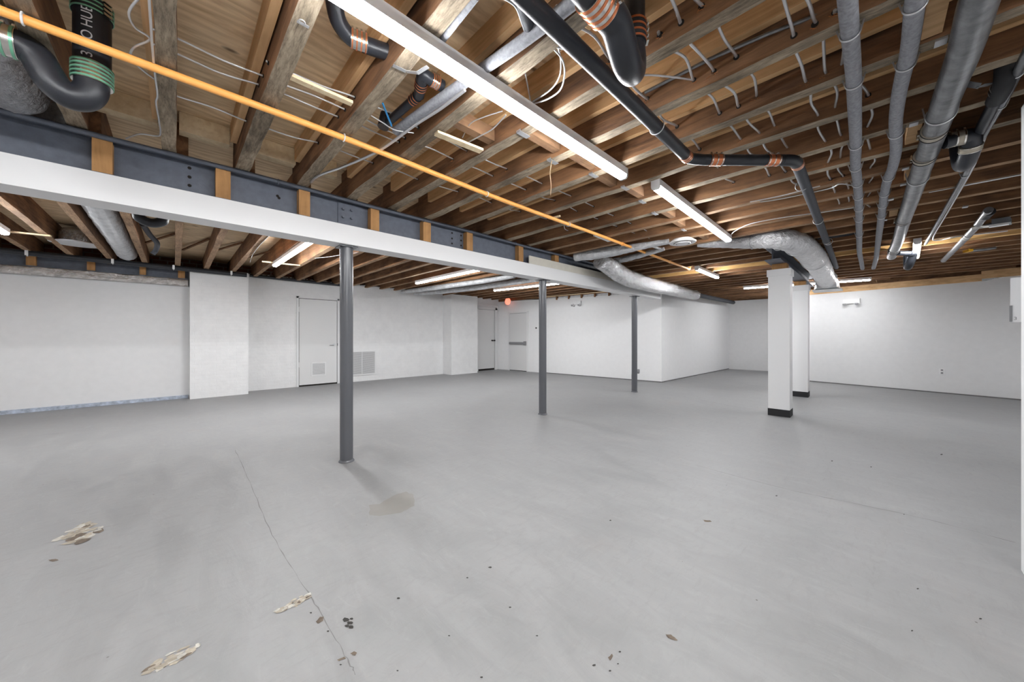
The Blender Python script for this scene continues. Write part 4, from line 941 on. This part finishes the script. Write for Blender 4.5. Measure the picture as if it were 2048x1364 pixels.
d3 = bpy.data.objects.new('door_3', None); COL.objects.link(d3); d3['kind'] = 'structure'; d3['label'] = 'white exit door with a push bar in the partition'; d3['category'] = 'door'
a_, b_ = onpart(1020, 700), onpart(1054, 700); zt = 1.98; e = PD * .05
m_ = MB(); pbox(m_, a_ - e * 1.4, a_ - e * .1, 0, zt + .06, .001, .035); pbox(m_, b_ + e * .1, b_ + e * 1.2, 0, zt + .06, .001, .035); pbox(m_, a_ - e * 1.4, b_ + e * 1.2, zt + .008, zt + .06, .001, .035); m_.build('door_frame', M['white_paint'], d3)
pbox(MB(), a_, b_, .02, zt, .008, .018).build('door_slab', M['door_paint'], d3)
pbox(MB(), a_ - e * .1, b_ + e * .1, 0, zt + .008, .001, .006).build('door_gap', M['dark'], d3)
zb = .95; m_ = MB(); pbox(m_, a_ + e * .3, b_ - e * 1.0, zb - .04, zb + .04, .03, .05); pbox(m_, b_ - e * 1.6, b_ - e * .2, zb - .06, zb + .07, .026, .07); m_.build('push_bar', M['grey_face'], d3)
# sign, emergency lights, thermostat, outlet
t = thing('exit_sign', 'small glowing red-orange sign above the exit door', 'sign')
c_ = onpart(1022, 600); z = 2.40; n_ = PN * .10
ctr = Vector((c_.x, c_.y, z)); MB().tube([ctr + PN * .16, ctr + PN * .19], .125, 8).build('sign_face', M['red_glow'], t)
MB().tube([ctr + PN * .02, ctr + PN * .16], .05, 10).build('mount', M['white_plastic'], t)
def emergency(p, along, n, lab):
    t_ = thing('emergency_light', lab, 'light', group='emergency lights on the walls')
    a1 = p - along * .15; b1 = p + along * .15
    v = [(q.x, q.y, z) for z in (p.z - .05, p.z + .06) for q in (a1, b1, b1 + n * .06, a1 + n * .06)]
    MB().add(v, [(3, 2, 1, 0), (4, 5, 6, 7), (0, 1, 5, 4), (1, 2, 6, 5), (2, 3, 7, 6), (3, 0, 4, 7)]).build('housing', M['white_plastic'], t_)
    for s_ in (-1, 1):
        q = p + along * .11 * s_ + n * .06 + Vector((0, 0, -.045)); MB().tube([q, q + n * .05 + Vector((0, 0, -.02))], [.028, .045], 16).build('lamp_head', M['white_plastic'], t_)
        q2 = q + n * .052 + Vector((0, 0, -.021)); MB().tube([q2, q2 + n * .003], .036, 16).build('lens', M['grey_face'], t_)
p = onpart(1154, 604); p.z = 2.2; emergency(p, PD, PN, 'twin-head emergency light on the white partition between the posts')
RD = (Vector((11.45, -1.55, 0)) - Vector((12.09, 1.3, 0))).normalized(); RN = Vector((-RD.y, RD.x, 0));
if RN.x > 0: RN = -RN
def onright(px, py):
    r = (px - CX) / FPX; dx = FW[0] + r * RT[0]; dy = FW[1] + r * RT[1]; ax, ay = 12.09, 1.3
    den = dx * RD.y - dy * RD.x; tt = (ax * RD.y - ay * RD.x) / den; return Vector((tt * dx, tt * dy, CH + tt * (HY - py) / FPX))
emergency(onright(1704, 603), RD, RN, 'twin-head emergency light on the right wall')
t = thing('wall_outlet', 'white double outlet low on the right wall', 'outlet')
p = onright(1884, 743); v_ = RD * .04
MB().beam(p - v_ + RN * .004, p + v_ + RN * .004, .008, .12).build('cover_plate', M['white_plastic'], t)
for dz in (-.03, .03): MB().beam(p - RD * .015 + RN * .01 + Vector((0, 0, dz)), p + RD * .015 + RN * .01 + Vector((0, 0, dz)), .004, .03).build('socket', M['grey_face'], t)
t = thing('key_switch', 'small white wall plate with a black knob right of the exit door', 'switch')
p = onpart(1073, 656); m_ = MB(); pbox(m_, p - PD * .04, p + PD * .04, p.z - .06, p.z + .06, .001, .008); m_.build('cover_plate', M['white_plastic'], t)
MB().tube([p + PN * .01, p + PN * .03], .025, 14).build('knob', M['black_matte'], t)
# floor cleanout beside the far post
t = thing('floor_pipe_stub', 'dark pipe stub with a round grey cap beside the farthest post', 'pipe')
b = PZ(1267, 770, 0); b.z = 0
MB().tube([b, b + Vector((0, 0, .14))], .02, 12).build('stub', M['black_matte'], t)
MB().tube(spline([b + Vector((.0, -.0, .13)), b + Vector((0, 0, .26)), b + Vector((.0, -.02, .33)), b + Vector((.02, -.07, .34))], 5), .045, 16).build('elbow', M['dark_foam'], t)
MB().tube([b + Vector((.02, -.07, .34)), b + Vector((.03, -.13, .34))], .055, 18).build('cap', M['grey_face'], t)
# white wall box at the far right
t = thing('wall_heater_box', 'white box with a grey display strip on the side wall at the right edge', 'box')
SD = (Vector((3.13, -.60, 0)) - Vector((11.3, -2.1, 0))).normalized(); SN = Vector((SD.y, -SD.x, 0))
if SN.y < 0: SN = -SN
def onside(X): f_ = (X - 3.13) / (11.3 - 3.13); return Vector((X, -.60 - 1.5 * f_, 0))
def sbox(mb_, X0, X1, z0, z1, o0, o1):
    a_, b_ = onside(X0) + SN * o0, onside(X1) + SN * o0; c_, d_ = onside(X1) + SN * o1, onside(X0) + SN * o1
    v = [(q.x, q.y, z) for z in (z0, z1) for q in (a_, b_, c_, d_)]
    return mb_.add(v, [(3, 2, 1, 0), (4, 5, 6, 7), (0, 1, 5, 4), (1, 2, 6, 5), (2, 3, 7, 6), (3, 0, 4, 7)])
bx_ = sbox(MB(), 6.9, 7.3, 1.36, 1.87, 0, .19).build('casing', M['white_plastic'], t)
sbox(MB(), 6.885, 6.93, 1.365, 1.55, .175, .195).build('display_strip', M['grey_face'], t)
sbox(MB(), 6.95, 7.05, 1.345, 1.36, .05, .12).build('bottom_knob', M['grey_face'], t)
xx = -SN; zz_ = SD; yy_ = Vector((0, 0, 1)); rt = Matrix(((xx.x, yy_.x, zz_.x, 0), (xx.y, yy_.y, zz_.y, 0), (xx.z, yy_.z, zz_.z, 0), (0, 0, 0, 1)))
pl = onside(6.898) + SN * .168; letter('3', .05, Vector((pl.x, pl.y, 1.40)), rt, t, 'lettering', 'grey_face')
# top plates and studs above the partition
t = thing('wall_top_framing', 'row of studs and pale plates above the white partition', 'framing')
m_ = MB(); a_, b_ = onpart(1090, 590), onpart(1312, 580)
pbox(m_, a_, b_, 2.455, 2.475, -.04, .09); m_.build('top_plate', M['pale_wood'], t)
for i in range(9):
    q = a_.lerp(b_, i / 8); m2 = MB(); pbox(m2, q, q + PD * .04, 2.34, 2.455, -.04, .08); m2.build('stud', M['old_face'], t)
m2 = MB(); pbox(m2, a_, b_, 2.35, 2.455, -.07, .02); m2.build('backing_strip', M['foil_white'], t)
# grey strips painted as the shaded gap along partition and walls
def bgap(name, p, q, off=.004):
    p, q = Vector((*p, 0)), Vector((*q, 0)); d = (q - p).normalized(); n = Vector((d.y, -d.x, 0)) * off
    struct(name, MB().beam(p + n + Vector((0, 0, .012)), q + n + Vector((0, 0, .012)), .004, .022), M['seam'], cat='painted gap shade', label='thin grey strip painted as the shaded gap at the foot of the wall')
bgap('gap_shade_partition', (8.62, 7.45), (9.03, 3.785)); bgap('gap_shade_long', (9.03, 3.785), (14.5, 3.64)); bgap('gap_shade_right', (12.09, 1.3), (11.3, -2.1))
